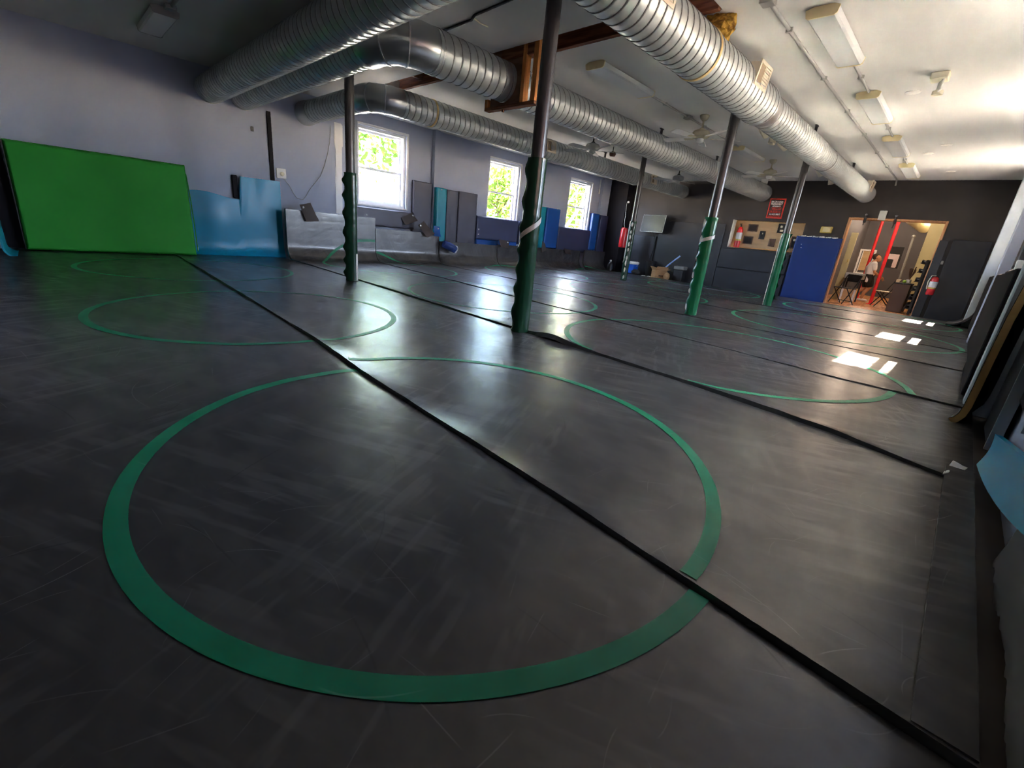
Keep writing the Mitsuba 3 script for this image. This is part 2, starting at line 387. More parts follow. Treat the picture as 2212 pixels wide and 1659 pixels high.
for i, (a, b) in enumerate(WIN): sash_window(f'window_{i + 1}', a, b, WZ[0], WZ[1], YW, 1)
for i, (a, b) in enumerate(RWIN): sash_window(f'window_{i + 4}', a, b, RZ[0], RZ[1], YR, -1)
# slim casing at the right jamb of the window wall's openings
for i, (a, b) in enumerate(WIN):
    part(f'window_{i + 1}', 'casing', cat(bx(b - .002, b + .05, YW - .018, YW - .001, WZ[0] - .03, WZ[1] + .05, .004), bx(a, b, YW - .018, YW - .001, WZ[1] - .002, WZ[1] + .05, .004)), 'paint_white')

# trims on the window wall: black board, grey pilasters, plastered strip
struct('trim_1', bx(3.27, 3.34, YW - .035, YW, 0.0, 2.60, .004), 'strip_black', label='narrow black board on the grey wall')
struct('trim_2', bx(6.98, 7.12, YW - .12, YW, 0.0, H - .001, .006), 'paint_grey', label='shallow grey pilaster')
struct('trim_3', bx(14.12, 14.60, YW - .10, YW, 0.0, H - .001, .006), 'paint_grey')
st = Polygon([(4.56, .95), (4.70, .94), (4.71, 2.26), (4.735, 2.28), (4.73, 2.66), (4.70, 2.70), (4.56, 2.70), (4.55, 2.32), (4.575, 2.18), (4.555, 1.6)])
struct('trim_4', wall_y(st, YW, -.012), 'paint_white', label='white unpainted strip of wall')
struct('trim_5', bx(4.96, 5.058, YW - .02, YW, .95, 2.84, .004), 'paint_pale')
# pilasters of the right wall
struct('trim_6', bx(13.3, 13.75, YR, -.135, ZF, H - .001, .01), 'paint_pale', label='pale blue-grey pilaster of the right wall')
struct('trim_7', bx(9.85, 10.25, YR, -.235, ZF, H - .001, .01), 'paint_grey')
struct('trim_8', bx(6.75, 7.15, YR, -.262, ZF, H - .001, .01), 'vinyl_dim')
struct('trim_9', bx(4.82, 5.02, YR, -.235, ZF, H - .001, .01), 'paint_pale')
# far wall: painted pads let into the wall and their seams
for (y0, y1, z0, z1) in [(6.50, 7.98, ZF, 1.82), (5.80, 6.48, ZF, 1.84), (3.82, 5.78, .56, 1.13), (3.82, 5.78, ZF, .545), (8.04, 9.2, ZF, 1.30), (.62, .78, ZF, 1.75), (-.10, .55, ZF, 1.78)]:
    solo('wall_panel', bx(14.955, 14.998, y0, y1, z0 + .004, z1, .006), 'panel_black', {
        6.50: 'black padded wall panel below and right of the television', 5.80: 'narrow black wall panel left of the tan pass-through', -.10: 'black door-sized panel at the right end of the far wall',
        8.04: 'low black wall panel behind the blue cooler', .62: 'slim black panel beside the door opening behind the fire extinguisher'}.get(y0, 'black wall panel under the tan pass-through, upper one' if z0 > .5 else 'black wall panel under the tan pass-through, resting on the floor'), 'wall panel')

# ------------------------------------------------------------------ the wrestling mats
def npn(x, y, s=0):
    x = np.asarray(x, float); y = np.asarray(y, float); x, y = np.broadcast_arrays(x, y)
    return meshkit.noise(np.stack([x, y, np.full(x.shape, s * 3.7)], -1), s)

def lerpf(pts):
    ys = [p[0] for p in pts]; xs = [p[1] for p in pts]
    return lambda y: np.interp(np.minimum(y, 9.6), ys, xs)

SEAM = [lambda y: np.full(np.shape(y), -0.62),
        lerpf([(-.3, 1.11), (1, 1.19), (2.4, 1.25), (3.4, 1.33), (5.4, 1.40), (8.4, 1.50), (10, 1.55)]),
        lerpf([(-.3, 2.85), (.3, 3.04), (1.2, 3.15), (2.4, 3.20), (4.2, 3.25), (5.5, 3.28), (7.7, 3.34), (10, 3.36)]),
        lerpf([(-.3, 4.66), (.6, 4.66), (1.6, 4.80), (3.1, 4.86), (4.9, 4.95), (6.5, 5.1), (9.4, 5.25), (10, 5.26)]),
        lerpf([(-.3, 6.63), (1, 6.64), (2.9, 6.65), (4.3, 6.72), (6.3, 6.86), (9.8, 7.0)]),
        lerpf([(-.3, 8.45), (1, 8.45), (3.4, 8.60), (5.4, 8.75), (9.8, 9.0)]),
        lerpf([(-.3, 10.40), (2, 10.45), (5.7, 10.55), (9.8, 10.8)]),
        lerpf([(-.3, 12.6), (3.4, 12.7), (5.1, 12.8), (9.8, 12.9)]),
        lambda y: np.full(np.shape(y), 14.12)]
TH = 0.045

class Strip:
    def __init__(s, k, y_end, r, top, y0=-0.29, lead=0.0, liftamp=0.006, bumps=()):
        s.k, s.r, s.top, s.y0, s.yend, s.amp, s.bumps = k, r, top, y0, y_end, liftamp, bumps
        s.flat = y_end - r - y0                      # length of the flat part
        s.arc = r * math.pi / 2 if top > 0 else 0.0
        if top <= 0: s.flat = y_end - y0
        s.len = s.flat + s.arc + max(0, top - r)
    def prof(s, q):
        """arc length q -> y, z, ny, nz"""
        q = np.asarray(q, float); a = np.clip((q - s.flat) / max(s.r, 1e-6), 0, math.pi / 2) if s.arc else np.zeros_like(q)
        y = s.y0 + np.minimum(q, s.flat) + s.r * np.sin(a); z = s.r * (1 - np.cos(a)) + np.maximum(q - s.flat - s.arc, 0) if s.arc else np.zeros_like(q)
        return y, z, -np.sin(a), np.cos(a)
    def xs(s, q):
        y, _, _, _ = s.prof(q)
        return SEAM[s.k](y) + .004, SEAM[s.k + 1](y) - .004
    def at(s, x, q, up=0.0):
        x = np.asarray(x, float); q = np.asarray(q, float); x, q = np.broadcast_arrays(x, q)
        y, z, ny, nz = s.prof(q); a, b = s.xs(q)
        n = 0.006 * (npn(x * 1.6, q * 1.1, s.k) - .5) + 0.0035 * (npn(x * 5, q * 3, s.k + 20) - .5)
        dl = np.clip((x - a) / .16, 0, 1); lift = s.amp * (0.45 + 1.2 * npn(0 * q, q * .9, s.k + 40)) * (1 - dl) ** 2
        lift = lift + 0.006 * (npn(0 * q, q * 9.0, s.k + 41) - .5) * (1 - dl) ** 2
        for (bq, ba, bw) in s.bumps: lift = lift + ba * np.exp(-((q - bq) / bw) ** 2) * (1 - dl) ** 2
        crease = .0035 * np.clip(np.sin(q * 2 * math.pi / .155 + 1.5 * npn(x * 1.2, 0 * q, s.k + 70)), .7, 1) * np.clip((q - s.flat - .1) / .1, 0, 1) if s.arc else 0
        n = n - crease
        dr_ = np.clip((b - x) / .12, 0, 1); drop = -0.005 * (1 - dr_) ** 2 * (0.3 + npn(0 * q, q * 1.3, s.k + 60))
        hgt = n + (lift if s.k else 0) + drop + up
        return np.stack([x, y + ny * hgt, z + nz * hgt], -1)
    def mesh(s, du, dv):
        q = np.concatenate([np.linspace(0, s.flat, max(2, int(s.flat / dv))), np.linspace(s.flat, s.len, max(2, int((s.len - s.flat) / .02)) + 1)[1:]]) if s.arc else np.linspace(0, s.len, int(s.len / dv))
        a, b = s.xs(q); w = float((b - a).max()); n = int(w / du)
        t = np.linspace(0, 1, n); t = 0.5 * t + 0.5 * (0.5 - 0.5 * np.cos(math.pi * t))
        X = a[None, :] + (b - a)[None, :] * t[:, None]
        return sheet(s.at(X, np.broadcast_to(q, X.shape)), TH)

def ring(key, st, cx, cq, rx, rq, w, a0=0, a1=360, label=None, mat='ring_tape'):
    """a painted circle line, cut to the strip"""
    th = np.radians(np.arange(a0, a1 + .01, .75)); rows = [-.5, -.17, .17, .5]
    X = np.stack([cx + (rx + w * k) * np.cos(th) for k in rows]); Q = np.stack([cq + (rq + w * k) * np.sin(th) for k in rows])
    a, b = st.xs(np.clip(Q, 0, st.len)); ok = ((X > a) & (X < b) & (Q > .01) & (Q < st.len - .01)).all(0)
    V = st.at(X, np.clip(Q, 0, st.len), 0.0028)
    n = len(th); idx = np.flatnonzero(ok)
    if not len(idx): return
    runs = np.split(idx, np.flatnonzero(np.diff(idx) > 1) + 1)
    if len(runs) > 1 and runs[0][0] == 0 and runs[-1][-1] == n - 1: runs = [np.concatenate([runs[-1], runs[0]])] + runs[1:-1]
    for r_ in runs:                      # every arc between two seams is a line of its own
        if len(r_) < 3: continue
        W = V[:, r_]; m = len(r_); g = np.arange(4 * m).reshape(4, m)
        p, q_, c, d = g[:-1, :-1].ravel(), g[1:, :-1].ravel(), g[1:, 1:].ravel(), g[:-1, 1:].ravel()
        part(key, 'circle_line', trimesh.Trimesh(W.reshape(-1, 3), np.vstack([np.c_[p, q_, c], np.c_[p, c, d]]), process=False), mat, smooth=True, label=label)

MG = 'wrestling mat strips side by side'
def mat_strip(k, lab, rings, du=.05, dv=.05, **kw):
    st = Strip(k, **kw)
    key = thing('wrestling_mat', lab, 'wrestling mat')
    part(key, 'surface', st.mesh(du, dv), 'mat_vinyl', smooth=50)
    for r_ in rings: ring(key, st, *r_)
    return key, st

Y0 = .29   # a point at y has arc length y + Y0 on the flat
# the nearest strip also rolls up against the back wall (built as its own sheet further down)
m0, s0 = mat_strip(0, 'black mat strip nearest the camera, half the big green circle on it', [(1.11, 1.41 + Y0, 1.10, 1.135, .056), (1.28, 4.49 + Y0, 1.17, 1.17, .055), (1.43, 7.69 + Y0, 1.23, 1.2, .055)], du=.04, dv=.04, y_end=9.72, r=.2, top=0)
m1, s1 = mat_strip(1, 'second black mat strip, its raised edge shading the nearest strip', [(1.12, 1.535 + Y0, 1.24, 1.21, .052), (1.28, 4.47 + Y0, 1.19, 1.19, .05), (1.43, 7.69 + Y0, 1.23, 1.2, .05)], du=.04, dv=.04, y_end=9.95, r=.2, top=0, liftamp=.013)
m2, s2 = mat_strip(2, 'third black mat strip, curled up the wall left of the first window', [(4.59, 1.64 + Y0, 1.46, 1.46, .055), (4.8, 4.91 + Y0, 1.4, 1.4, .045), (5.1, 8.6 + Y0, 1.35, 1.35, .055)], y_end=9.62, r=.28, top=.93, liftamp=.012, bumps=((2.58 + .29, .04, .26), (1.0, .008, .5)))
m3, s3 = mat_strip(3, 'fourth black mat strip, curled up the wall below the first window', [(4.49, 1.57 + Y0, 1.52, 1.52, .055), (4.8, 4.91 + Y0, 1.4, 1.4, .055), (4.95, 8.4 + Y0, 1.3, 1.35, .055)], y_end=9.62, r=.28, top=.72)
m4, s4 = mat_strip(4, 'fifth black mat strip, curled up beside the teal wall pad', [(8.59, 1.28 + Y0, 1.48, 1.48, .06), (8.7, 4.9 + Y0, 1.45, 1.4, .05), (9.0, 8.08 + Y0, 1.3, 1.35, .05)], du=.06, dv=.06, y_end=9.60, r=.3, top=.55)
m5, s5 = mat_strip(5, 'sixth black mat strip, curled up below the second window', [(8.59, 1.28 + Y0, 1.48, 1.48, .06), (8.7, 4.9 + Y0, 1.45, 1.4, .05), (9.05, 8.08 + Y0, 1.3, 1.35, .05)], du=.07, dv=.07, y_end=9.60, r=.3, top=.58)
m6, s6 = mat_strip(6, 'seventh black mat strip, curled up below the third window', [(12.12, 1.37 + Y0, 1.52, 1.52, .06), (12.3, 5.0 + Y0, 1.4, 1.4, .06), (12.9, 8.05 + Y0, 1.3, 1.35, .05)], du=.08, dv=.08, y_end=9.62, r=.3, top=.58)
m7, s7 = mat_strip(7, 'last black mat strip, ending before the far wall', [(12.12, 1.37 + Y0, 1.52, 1.52, .06), (12.3, 5.0 + Y0, 1.4, 1.4, .06), (12.9, 8.05 + Y0, 1.3, 1.35, .05)], du=.08, dv=.08, y_end=9.45, r=.3, top=.62)

# the strip along the right wall: mats that end in a taped border fold
def border():
    key = thing('border_mat', 'grey mat border running along the right edge of the second strip', 'mat border')
    g = np.linspace(1.13, 3.0, 60)
    X = np.stack([g, g]); Yv = np.stack([np.full(60, -.182), np.full(60, -.287)]); Z = np.stack([.006 + .003 * npn(g, g * 0, 3), .005 + .003 * npn(g, g * 0, 4) ])
    Z[:, -10:] += np.linspace(0, .012, 10)
    part(key, 'surface', sheet(np.stack([X, Yv, Z], -1), .01, flip=True), 'mat_vinyl', smooth=40)
border()
# white tape at the border's far end
tp = np.array([[(2.85, -.175, .022), (3.10, -.205, .03)], [(2.90, -.225, .022), (3.07, -.262, .024)]])
def bilin(c, u, v): return c[0][0] * (1 - u) * (1 - v) + c[0][1] * u * (1 - v) + c[1][0] * (1 - u) * v + c[1][1] * u * v
solo('tape_piece', sheet(np.array([[bilin(tp, u, v) + np.array([0, 0, .004 * math.sin(9 * u) * math.sin(7 * v)]) for v in np.linspace(0, 1, 6)] for u in np.linspace(0, 1, 9)]), .003, flip=True),
     'bolt_white', 'crumpled piece of white tape at the mat edge by the blue pad', 'tape', smooth=40)

# mat curled up the back wall at the far left
def curled_sheet(axis_pts, prof, th, mat, key, name='surface', flip=False):
    """prof: list of 3-d offsets; axis_pts: start and end of the straight edge"""
    a, b = np.array(axis_pts[0], float), np.array(axis_pts[1], float); ts = np.linspace(0, 1, 24)
    G = np.array([[a + (b - a) * t + np.array(p) for t in ts] for p in prof])
    G[..., 2] += .01 * (npn(G[..., 0] * 2, G[..., 1] * 2, 9) - .5)
    return part(key, name, sheet(G, th, flip=flip), mat, smooth=45)
arc = [(-.02 - .0, 0, .004)] + [(-.02 - .10 * math.sin(a) , 0, .10 * (1 - math.cos(a))) for a in np.linspace(0.2, 1.45, 8)] + [(-.125, 0, .35), (-.128, 0, .62)]
key = thing('curled_mat', 'dark mat curled up the wall at the far left beside the green crash mat', 'curled mat')
curled_sheet([(-.26, 8.7, 0), (-.26, 9.45, 0)], arc, .02, 'vinyl_teal', key, flip=True)

# ------------------------------------------------------------------ ducts
def spiral(a, b, r, pitch=.115, seg=40, ridge=.0045, step=6):
    """a spiral-seam duct from a to b: a helical row of raised lock seams"""
    a, b = np.array(a, float), np.array(b, float); t = b - a; L = np.linalg.norm(t); t /= L; n, bn = frame_of(t)
    offs = np.array([0, .06, .10, .14, .2, .6]) * pitch; rr = np.array([0, 0, ridge, 0, -.0012, .0006])
    base = np.arange(-1, int(L / pitch) + 1) * pitch
    u = (base[:, None] + offs[None, :]).ravel(); R = np.tile(rr, len(base)) + r
    th = np.linspace(0, 2 * np.pi, seg + 1)
    U = np.clip(u[:, None] + pitch * th[None, :] / (2 * np.pi), 0, L)
    V = a + U[..., None] * t + R[:, None, None] * (np.cos(th)[None, :, None] * n + np.sin(th)[None, :, None] * bn)
    m, k = V.shape[:2]; idx = np.arange(m * k).reshape(m, k)
    A, B, C, D = idx[:-1, :-1].ravel(), idx[1:, :-1].ravel(), idx[1:, 1:].ravel(), idx[:-1, 1:].ravel()
    F = np.vstack([np.c_[A, D, C], np.c_[A, C, B]])
    V = V.reshape(-1, 3); ar = np.linalg.norm(np.cross(V[F[:, 1]] - V[F[:, 0]], V[F[:, 2]] - V[F[:, 0]]), axis=1)
    return trimesh.Trimesh(V, F[ar > 1e-9], process=False)

def helix(a, b, r, pitch=.115, per=24):
    """the lock seam of a spiral duct: one continuous helical bead"""
    a, b = np.array(a, float), np.array(b, float); t = b - a; L = np.linalg.norm(t); t /= L; n, bn = frame_of(t)
    th = np.arange(0, L / pitch * 2 * np.pi, 2 * np.pi / per); u = th * pitch / (2 * np.pi)
    G = []
    for (du, dr_) in ((-.0045, -.001), (-.002, .0058), (.002, .0058), (.0045, -.001)):
        G.append(a + np.clip(u + du, 0, L)[:, None] * t + (r + dr_) * (np.cos(th)[:, None] * n + np.sin(th)[:, None] * bn))
    V = np.stack(G, 1); m = len(th); idx = np.arange(m * 4).reshape(m, 4)
    A, B, C, D = idx[:-1, :-1].ravel(), idx[1:, :-1].ravel(), idx[1:, 1:].ravel(), idx[:-1, 1:].ravel()
    return trimesh.Trimesh(V.reshape(-1, 3), np.vstack([np.c_[A, B, C], np.c_[A, C, D]]), process=False)

def run(key, a, b, r, name='run', label=None, mat='galvanised', seam='lock_seam'):
    k = part(key, name, spiral(a, b, r), mat, smooth=35, label=label)
    part(k, 'lock_seam', helix(a, b, r), seam, smooth=60)
    return k

def gored(path, r, seg=40):
    """mitred elbow along a horizontal path"""
    V, F = [], []; path = [np.array(p, float) for p in path]
    for i, p in enumerate(path):
        t0 = path[i] - path[i - 1] if i else path[1] - path[0]; t1 = path[i + 1] - path[i] if i + 1 < len(path) else t0
        t0 = t0 / np.linalg.norm(t0); t1 = t1 / np.linalg.norm(t1); t = t0 + t1; t /= np.linalg.norm(t)
        h = np.cross(t, [0, 0, 1.0]); k = 1 / (t @ t0)
        for j in range(seg):
            a = 2 * math.pi * j / seg; V.append(p + r * (math.cos(a) * h * k + math.sin(a) * np.array([0, 0, 1.0])))
    for i in range(len(path) - 1):
        for j in range(seg):
            A, B, C, D = i * seg + j, i * seg + (j + 1) % seg, (i + 1) * seg + (j + 1) % seg, (i + 1) * seg + j
            F += [[A, B, C], [A, C, D]]
    m = trimesh.Trimesh(np.array(V), F, process=False); return m

def collar(c, axis, r, w=.03, t=.008):
    return lathe([(r - .01, -w / 2), (r + t, -w / 2), (r + t, w / 2), (r - .01, w / 2)], c, axis, 48)

def vent(key, c, nrm, axis, w, h, mat='vent_cream', dark=True):
    """a register on the duct's side: collar box, frame and louvres"""
    n = np.array(nrm, float); n /= np.linalg.norm(n); ax = np.array(axis, float); up = np.cross(n, ax); M = basis(c, ax, up, n)
    fr = extr(sbox(-w / 2, -h / 2, w / 2, h / 2).difference(sbox(-w / 2 + .028, -h / 2 + .028, w / 2 - .028, h / 2 - .028)), .018)
    v = part(key, 'vent', mx(cat(fr, bx(-w / 2 + .02, w / 2 - .02, -h / 2 + .02, h / 2 - .02, -.10, .001)), M), mat, label='cream air register')
    hw = (w - .056) / 2
    part(v, 'louvre', mx(bx(-w / 2 + .03, -w / 2 + .03 + hw - .004, -h / 2 + .03, h / 2 - .03, .002, .007), M), 'vent_brown')
    for i in range(7):
        z = -h / 2 + .04 + i * (h - .08) / 6
        part(v, 'slat', mx(bx(.004, w / 2 - .03, z - .006, z + .006, .003, .012), M), 'vent_cream')

ZD = 2.725
DG = None
def xduct(label, y, x0, x1, r, extra=None):
    key = thing('duct', label, 'duct')
    return key

# R: the near long duct (comes off the first branch outside the frame)
dR = thing('duct', 'long spiral duct nearest the right wall, wrapped by yellow sealant bands', 'air duct')
run(dR, (2.4, YW - .002, ZD), (2.4, 3.02, ZD), .215, 'branch', label='dark branch running to the window wall')
part(dR, 'elbow', gored([(2.4, 3.02, ZD), (2.4, 2.86, ZD), (2.53, 2.62, ZD), (2.78, 2.49, ZD), (2.95, 2.49, ZD)], .217), 'galvanised_smooth', smooth=25)
run(dR, (2.95, 2.49, ZD), (6.62, 2.49, ZD), .222, 'run')
part(dR, 'reducer', lathe([(.224, 6.60), (.222, 6.66), (.196, 6.80), (.193, 6.86)], (0, 2.49, ZD), (1, 0, 0), 40), 'galvanised_smooth', smooth=30)
run(dR, (6.82, 2.49, ZD), (14.93, 2.49, ZD), .192, 'run', seam='conduit_grey')
part(dR, 'end_cap', lathe([(.193, 14.90), (.193, 14.955), (.12, 14.975), (0.001, 14.98)], (0, 2.49, ZD), (1, 0, 0), 40), 'galvanised_smooth', smooth=30)
part(dR, 'sealant_band', collar((4.76, 2.49, ZD), (1, 0, 0), .224, .035), 'duct_sealant', smooth=30, label='yellow sealant band')
part(dR, 'sealant_band', collar((6.60, 2.49, ZD), (1, 0, 0), .224, .02, .005), 'seam_bright', smooth=30)
for x in (9.6, 10.2): part(dR, 'collar', collar((x, 2.49, ZD), (1, 0, 0), .192, .02, .004), 'seam_dark' if x > 10 else 'galvanised_smooth', smooth=30)
for x, o in ((3.62, 0), (5.88, 0), (14.1, .03)): vent(dR, (x, 2.265 + o, ZD + .085), (0, -1, -.15), (1, 0, 0), .36, .23)
def hanger(key, x, y, r):
    part(key, 'hanger', cat(bx(x - .012, x + .012, y - .02, y + .02, ZD + r - .01, H - .001), bx(x - .06, x + .06, y - .015, y + .015, H - .012, H - .001)), 'iron_dark')
for x in (9.2, 12.6): hanger(dR, x, 2.49, .19)

# M: the middle duct
dM = thing('duct', 'spiral duct over the middle of the room, elbow beside the wooden frame', 'air duct')
run(dM, (2.9, YW - .002, ZD), (2.9, 5.36, ZD), .198, 'branch')
part(dM, 'elbow', gored([(2.9, 5.40, ZD), (2.9, 5.22, ZD), (3.0, 5.02, ZD), (3.19, 4.93, ZD), (3.36, 4.93, ZD)], .222), 'galvanised_smooth', smooth=15)
run(dM, (3.34, 4.93, ZD), (14.90, 4.93, ZD), .222, 'run')
part(dM, 'end_cap', lathe([(.223, 14.86), (.223, 14.93), (.14, 14.955), (0.001, 14.96)], (0, 4.93, ZD), (1, 0, 0), 40), 'galvanised_smooth', smooth=30)
for c, ax in (((2.95, 5.12, ZD), (.5, -.87, 0)), ((3.09, 4.975, ZD), (.9, -.43, 0))):
    part(dM, 'seam', collar(c, ax, .227, .014, .003), 'seam_bright', smooth=30)
part(dM, 'collar', collar((2.9, 5.40, ZD), (0, 1, 0), .205, .10, .016), 'galvanised_smooth', smooth=30)
part(dM, 'collar', collar((3.40, 4.93, ZD), (1, 0, 0), .222, .03, .004), 'galvanised_smooth', smooth=30)
for x in (8.6, 11.3): hanger(dM, x, 4.93, .22)
part(dM, 'end_bracket', bx(14.6, 14.75, 4.83, 4.98, ZD + .215, H - .001, .01), 'plastic_white')

# W: the duct along the windows
dW = thing('duct', 'spiral duct along the window wall, above the three windows', 'air duct')
run(dW, (4.0, YW - .35, ZD), (4.0, 7.76, ZD), .19, 'branch')
part(dW, 'boot', lathe([(.215, 0), (.215, .10), (.198, .16), (.198, .36)], (4.0, YW - .002, ZD), (0, -1, 0), 40), 'galvanised_smooth', smooth=30, label='wall boot of the branch')
part(dW, 'elbow', gored([(4.0, 7.80, ZD), (4.0, 7.63, ZD), (4.10, 7.44, ZD), (4.28, 7.35, ZD), (4.46, 7.35, ZD)], .204), 'galvanised_smooth', smooth=15)
run(dW, (4.44, 7.35, ZD), (11.9, 7.35, ZD), .204, 'run')
run(dW, (11.86, 7.35, ZD), (14.90, 7.35, ZD), .188, 'run')
part(dW, 'end_cap', lathe([(.189, 14.86), (.189, 14.93), (.12, 14.955), (0.001, 14.96)], (0, 7.35, ZD), (1, 0, 0), 40), 'strip_black', smooth=30)
for c, ax in (((4.05, 7.535, ZD), (.5, -.87, 0)), ((4.19, 7.395, ZD), (.9, -.43, 0))):
    part(dW, 'seam', collar(c, ax, .208, .013, .003), 'seam_bright', smooth=30)
part(dW, 'sealant_band', collar((5.05, 7.35, ZD), (1, 0, 0), .205, .035), 'duct_sealant', smooth=30, label='yellow sealant band')
part(dW, 'collar', collar((11.88, 7.35, ZD), (1, 0, 0), .204, .05, .004), 'galvanised_smooth', smooth=30)
for x in (8.02, 12.55): vent(dW, (x, 7.35 - .195, ZD + .03), (0, -1, .12), (1, 0, 0), .30, .24)
for x in (7.75, 10.3): hanger(dW, x, 7.35, .2)

# tuft of insulation on the near duct
def tuft():
    m = trimesh.creation.icosphere(subdivisions=4); m.apply_scale((.13, .15, .13)); v = m.vertices
    v += .07 * (np.stack([meshkit.fbm(v * 14 + s, 3, s) for s in (1, 2, 3)], -1) - .5) * 2
    m.vertices = v; m.apply_translation((4.93, 2.42, 2.965)); return m
P('insulation', proc(lambda p, n, uv: mix((0.16, 0.075, 0.012), (0.44, 0.27, 0.05), smoothstep(.35, .65, fbm(p.x * 22, p.y * 22, p.z * 22, 3)))), 0.95)
solo('insulation_tuft', tuft(), 'insulation', 'ragged brown and yellow insulation stuck on top of the near duct', 'insulation', smooth=60)

# ------------------------------------------------------------------ the wooden frame round the middle duct
fx = 4.47
wf = thing('wooden_frame', 'leftover stud frame hanging from the ceiling slot around the middle duct', 'wooden frame')
part(wf, 'stud', bx(fx - .02, fx + .07, 4.33, 4.41, 2.45, H + .1, .003), 'stud_wood', label='orange stud')
part(wf, 'stud', bx(fx - .01, fx + .08, 4.54, 4.60, 2.45, H + .1, .003), 'stud_wood')
part(wf, 'plate', bx(fx - .02, fx + .07, 4.33, 5.24, 2.415, 2.455, .003), 'old_wood', label='reddish bottom plate')
part(wf, 'header', bx(fx, fx + .08, 4.41, 5.0, H - .10, H + .05, .003), 'old_wood')
part(wf, 'stub', bx(fx - .02, fx + .05, 5.18, 5.24, 2.456, 2.55, .003), 'stud_wood')
part(wf, 'peg', bx(fx + .01, fx + .03, 4.90, 4.925, 2.385, 2.416), 'old_wood')
hole = sbox(4.60, 2.457, 5.17, H + .1)
import shapely
hole = hole.difference(shapely.Point(4.93, ZD).buffer(.229, 32))
part(wf, 'backing', wall_x(hole, fx + .02, .03), 'cavity_dark', label='brown insulation board around the duct')

# ------------------------------------------------------------------ posts with pads
def post(label, x, y, ztop, zpad, color, seam_ang, wavy, seed, tape=None, foam=False, strip=None, lean=0.0):
    key = thing('post', label, 'padded post')
    part(key, 'pole', lathe([(.062, zpad - .05), (.062, ztop)], (x, y, 0), seg=32), 'steel_pole', smooth=True, label='bare steel pole')
    zs = np.arange(0.004, zpad + .001, .02); n = 72; r0 = .083
    rng = np.random.RandomState(seed)
    V = []; 
    for z in zs:
        wv = wavy * (0.5 + 0.5 * math.sin(z * 2 * math.pi / .21 + seed + 1.2 * math.sin(z * 5 + seed))) ** 1.5
        for k in range(n):
            a = seam_ang + 2 * math.pi * (k + .5) / n
            f = k / (n - 1)
            r = r0 + .003 * math.sin(3 * a + seed) + .0035 * (meshkit.noise(np.array([math.cos(a) * 2, math.sin(a) * 2, z * 3.0]), seed) - .5) + .0018 * math.sin(z * 60) * meshkit.noise(np.array([z * 4, a, 2.0]), seed)
            r += wv * max(0, 1 - f * 5.5) ** 1.6        # the overlapping flap stands off the seam in scallops
            if z > zpad - .03: r += .004
            V.append((x + r * math.cos(a), y + r * math.sin(a), z))
    m = len(zs); F = []
    for i in range(m - 1):
        for k in range(n - 1):
            A, B, C, D = i * n + k, i * n + k + 1, (i + 1) * n + k + 1, (i + 1) * n + k
            F += [[A, B, C], [A, C, D]]
    o = len(V)
    for i in (0, m - 1):
        V.append((x, y, zs[i]))
        for k in range(n - 1):
            F.append([len(V) - 1, i * n + k + 1, i * n + k] if i == 0 else [len(V) - 1, i * n + k, i * n + k + 1])
    p = part(key, 'pad', trimesh.Trimesh(np.array(V), F, process=False), color, smooth=60, label='green vinyl post pad')
    def band(a0, a1, z0, z1, h, mat, lab, nm, rr=.0905):
        th = np.linspace(a0, a1, 40); zz = np.linspace(z0, z1, 40)
        G = np.array([[(x + rr * math.cos(t), y + rr * math.sin(t), z + s * h) for t, z in zip(th, zz)] for s in (-.5, 0, .5)])
        part(p, nm, sheet(G, .002, flip=True), mat, smooth=50, label=lab)
    if tape: band(*tape, .05, 'white_tape', 'band of white tape', 'tape', .0915)
    if strip: band(*strip, 'foam_white', 'pale foam edge of the pad', 'foam_edge', .0895)
    if foam:
        for i in range(foam):
            z = .09 + (zpad - .2) * i / (foam - 1) + .05 * rng.rand(); a = seam_ang + .02 + .06 * rng.rand()
            part(p, 'foam_gap', ellipsoid((x + .082 * math.cos(a), y + .082 * math.sin(a), z), (.022, .022, .045 + .03 * rng.rand()), 2), 'foam_white', smooth=True, label='pale foam showing through the lacing' if i == 0 else None)
    return key

cam_dir = lambda x, y: math.atan2(-y, -x)
def left_ang(x, y, off): return cam_dir(x, y) - off     # off > 0: towards the left silhouette
LA = lambda x, y: cam_dir(x, y) - 1.45
A_ = (3.17, 2.97); B_ = (3.18, 6.53); C_ = (6.83, 2.86); D_ = (10.56, 2.86); E_ = (10.94, 6.61)
ca = cam_dir(*A_)
post('thick dark green padded post in the middle with one slanting white tape band', *A_, H - .001, 1.56, 'pad_darkgreen', ca - 1.55, .022, 3, tape=(ca - 1.5, ca + 1.4, .86, 1.05), foam=0)
cb = cam_dir(*B_)
post('dark green padded post before the first window, foam showing at its foot', *B_, H - .001, 1.50, 'pad_darkgreen', cb - 1.5, .035, 5, strip=(cb + .75, cb + 1.3, .20, .20, .39))
cc = cam_dir(*C_)
post('bright green padded post with a white tape band, left of the two at right', *C_, H - .001, 1.41, 'pad_green', cc - 1.42, .02, 8, tape=(cc - 1.4, cc + 1.4, 1.07, 1.15), foam=6)
cd = cam_dir(*D_)
post('bright green padded post in front of the royal blue mat', *D_, H - .001, 1.46, 'pad_green', cd + 1.3, .03, 9, strip=(cd - 1.5, cd - 1.05, .70, .70, 1.38), foam=0)
ce = cam_dir(*E_)
post('white and green speckled padded post beside the hanging red bag', *E_, H - .001, 1.53, 'pad_darkgreen', ce - .2, .02, 12, strip=(ce - 1.45, ce - .85, 1.02, 1.02, 1.0), foam=9)
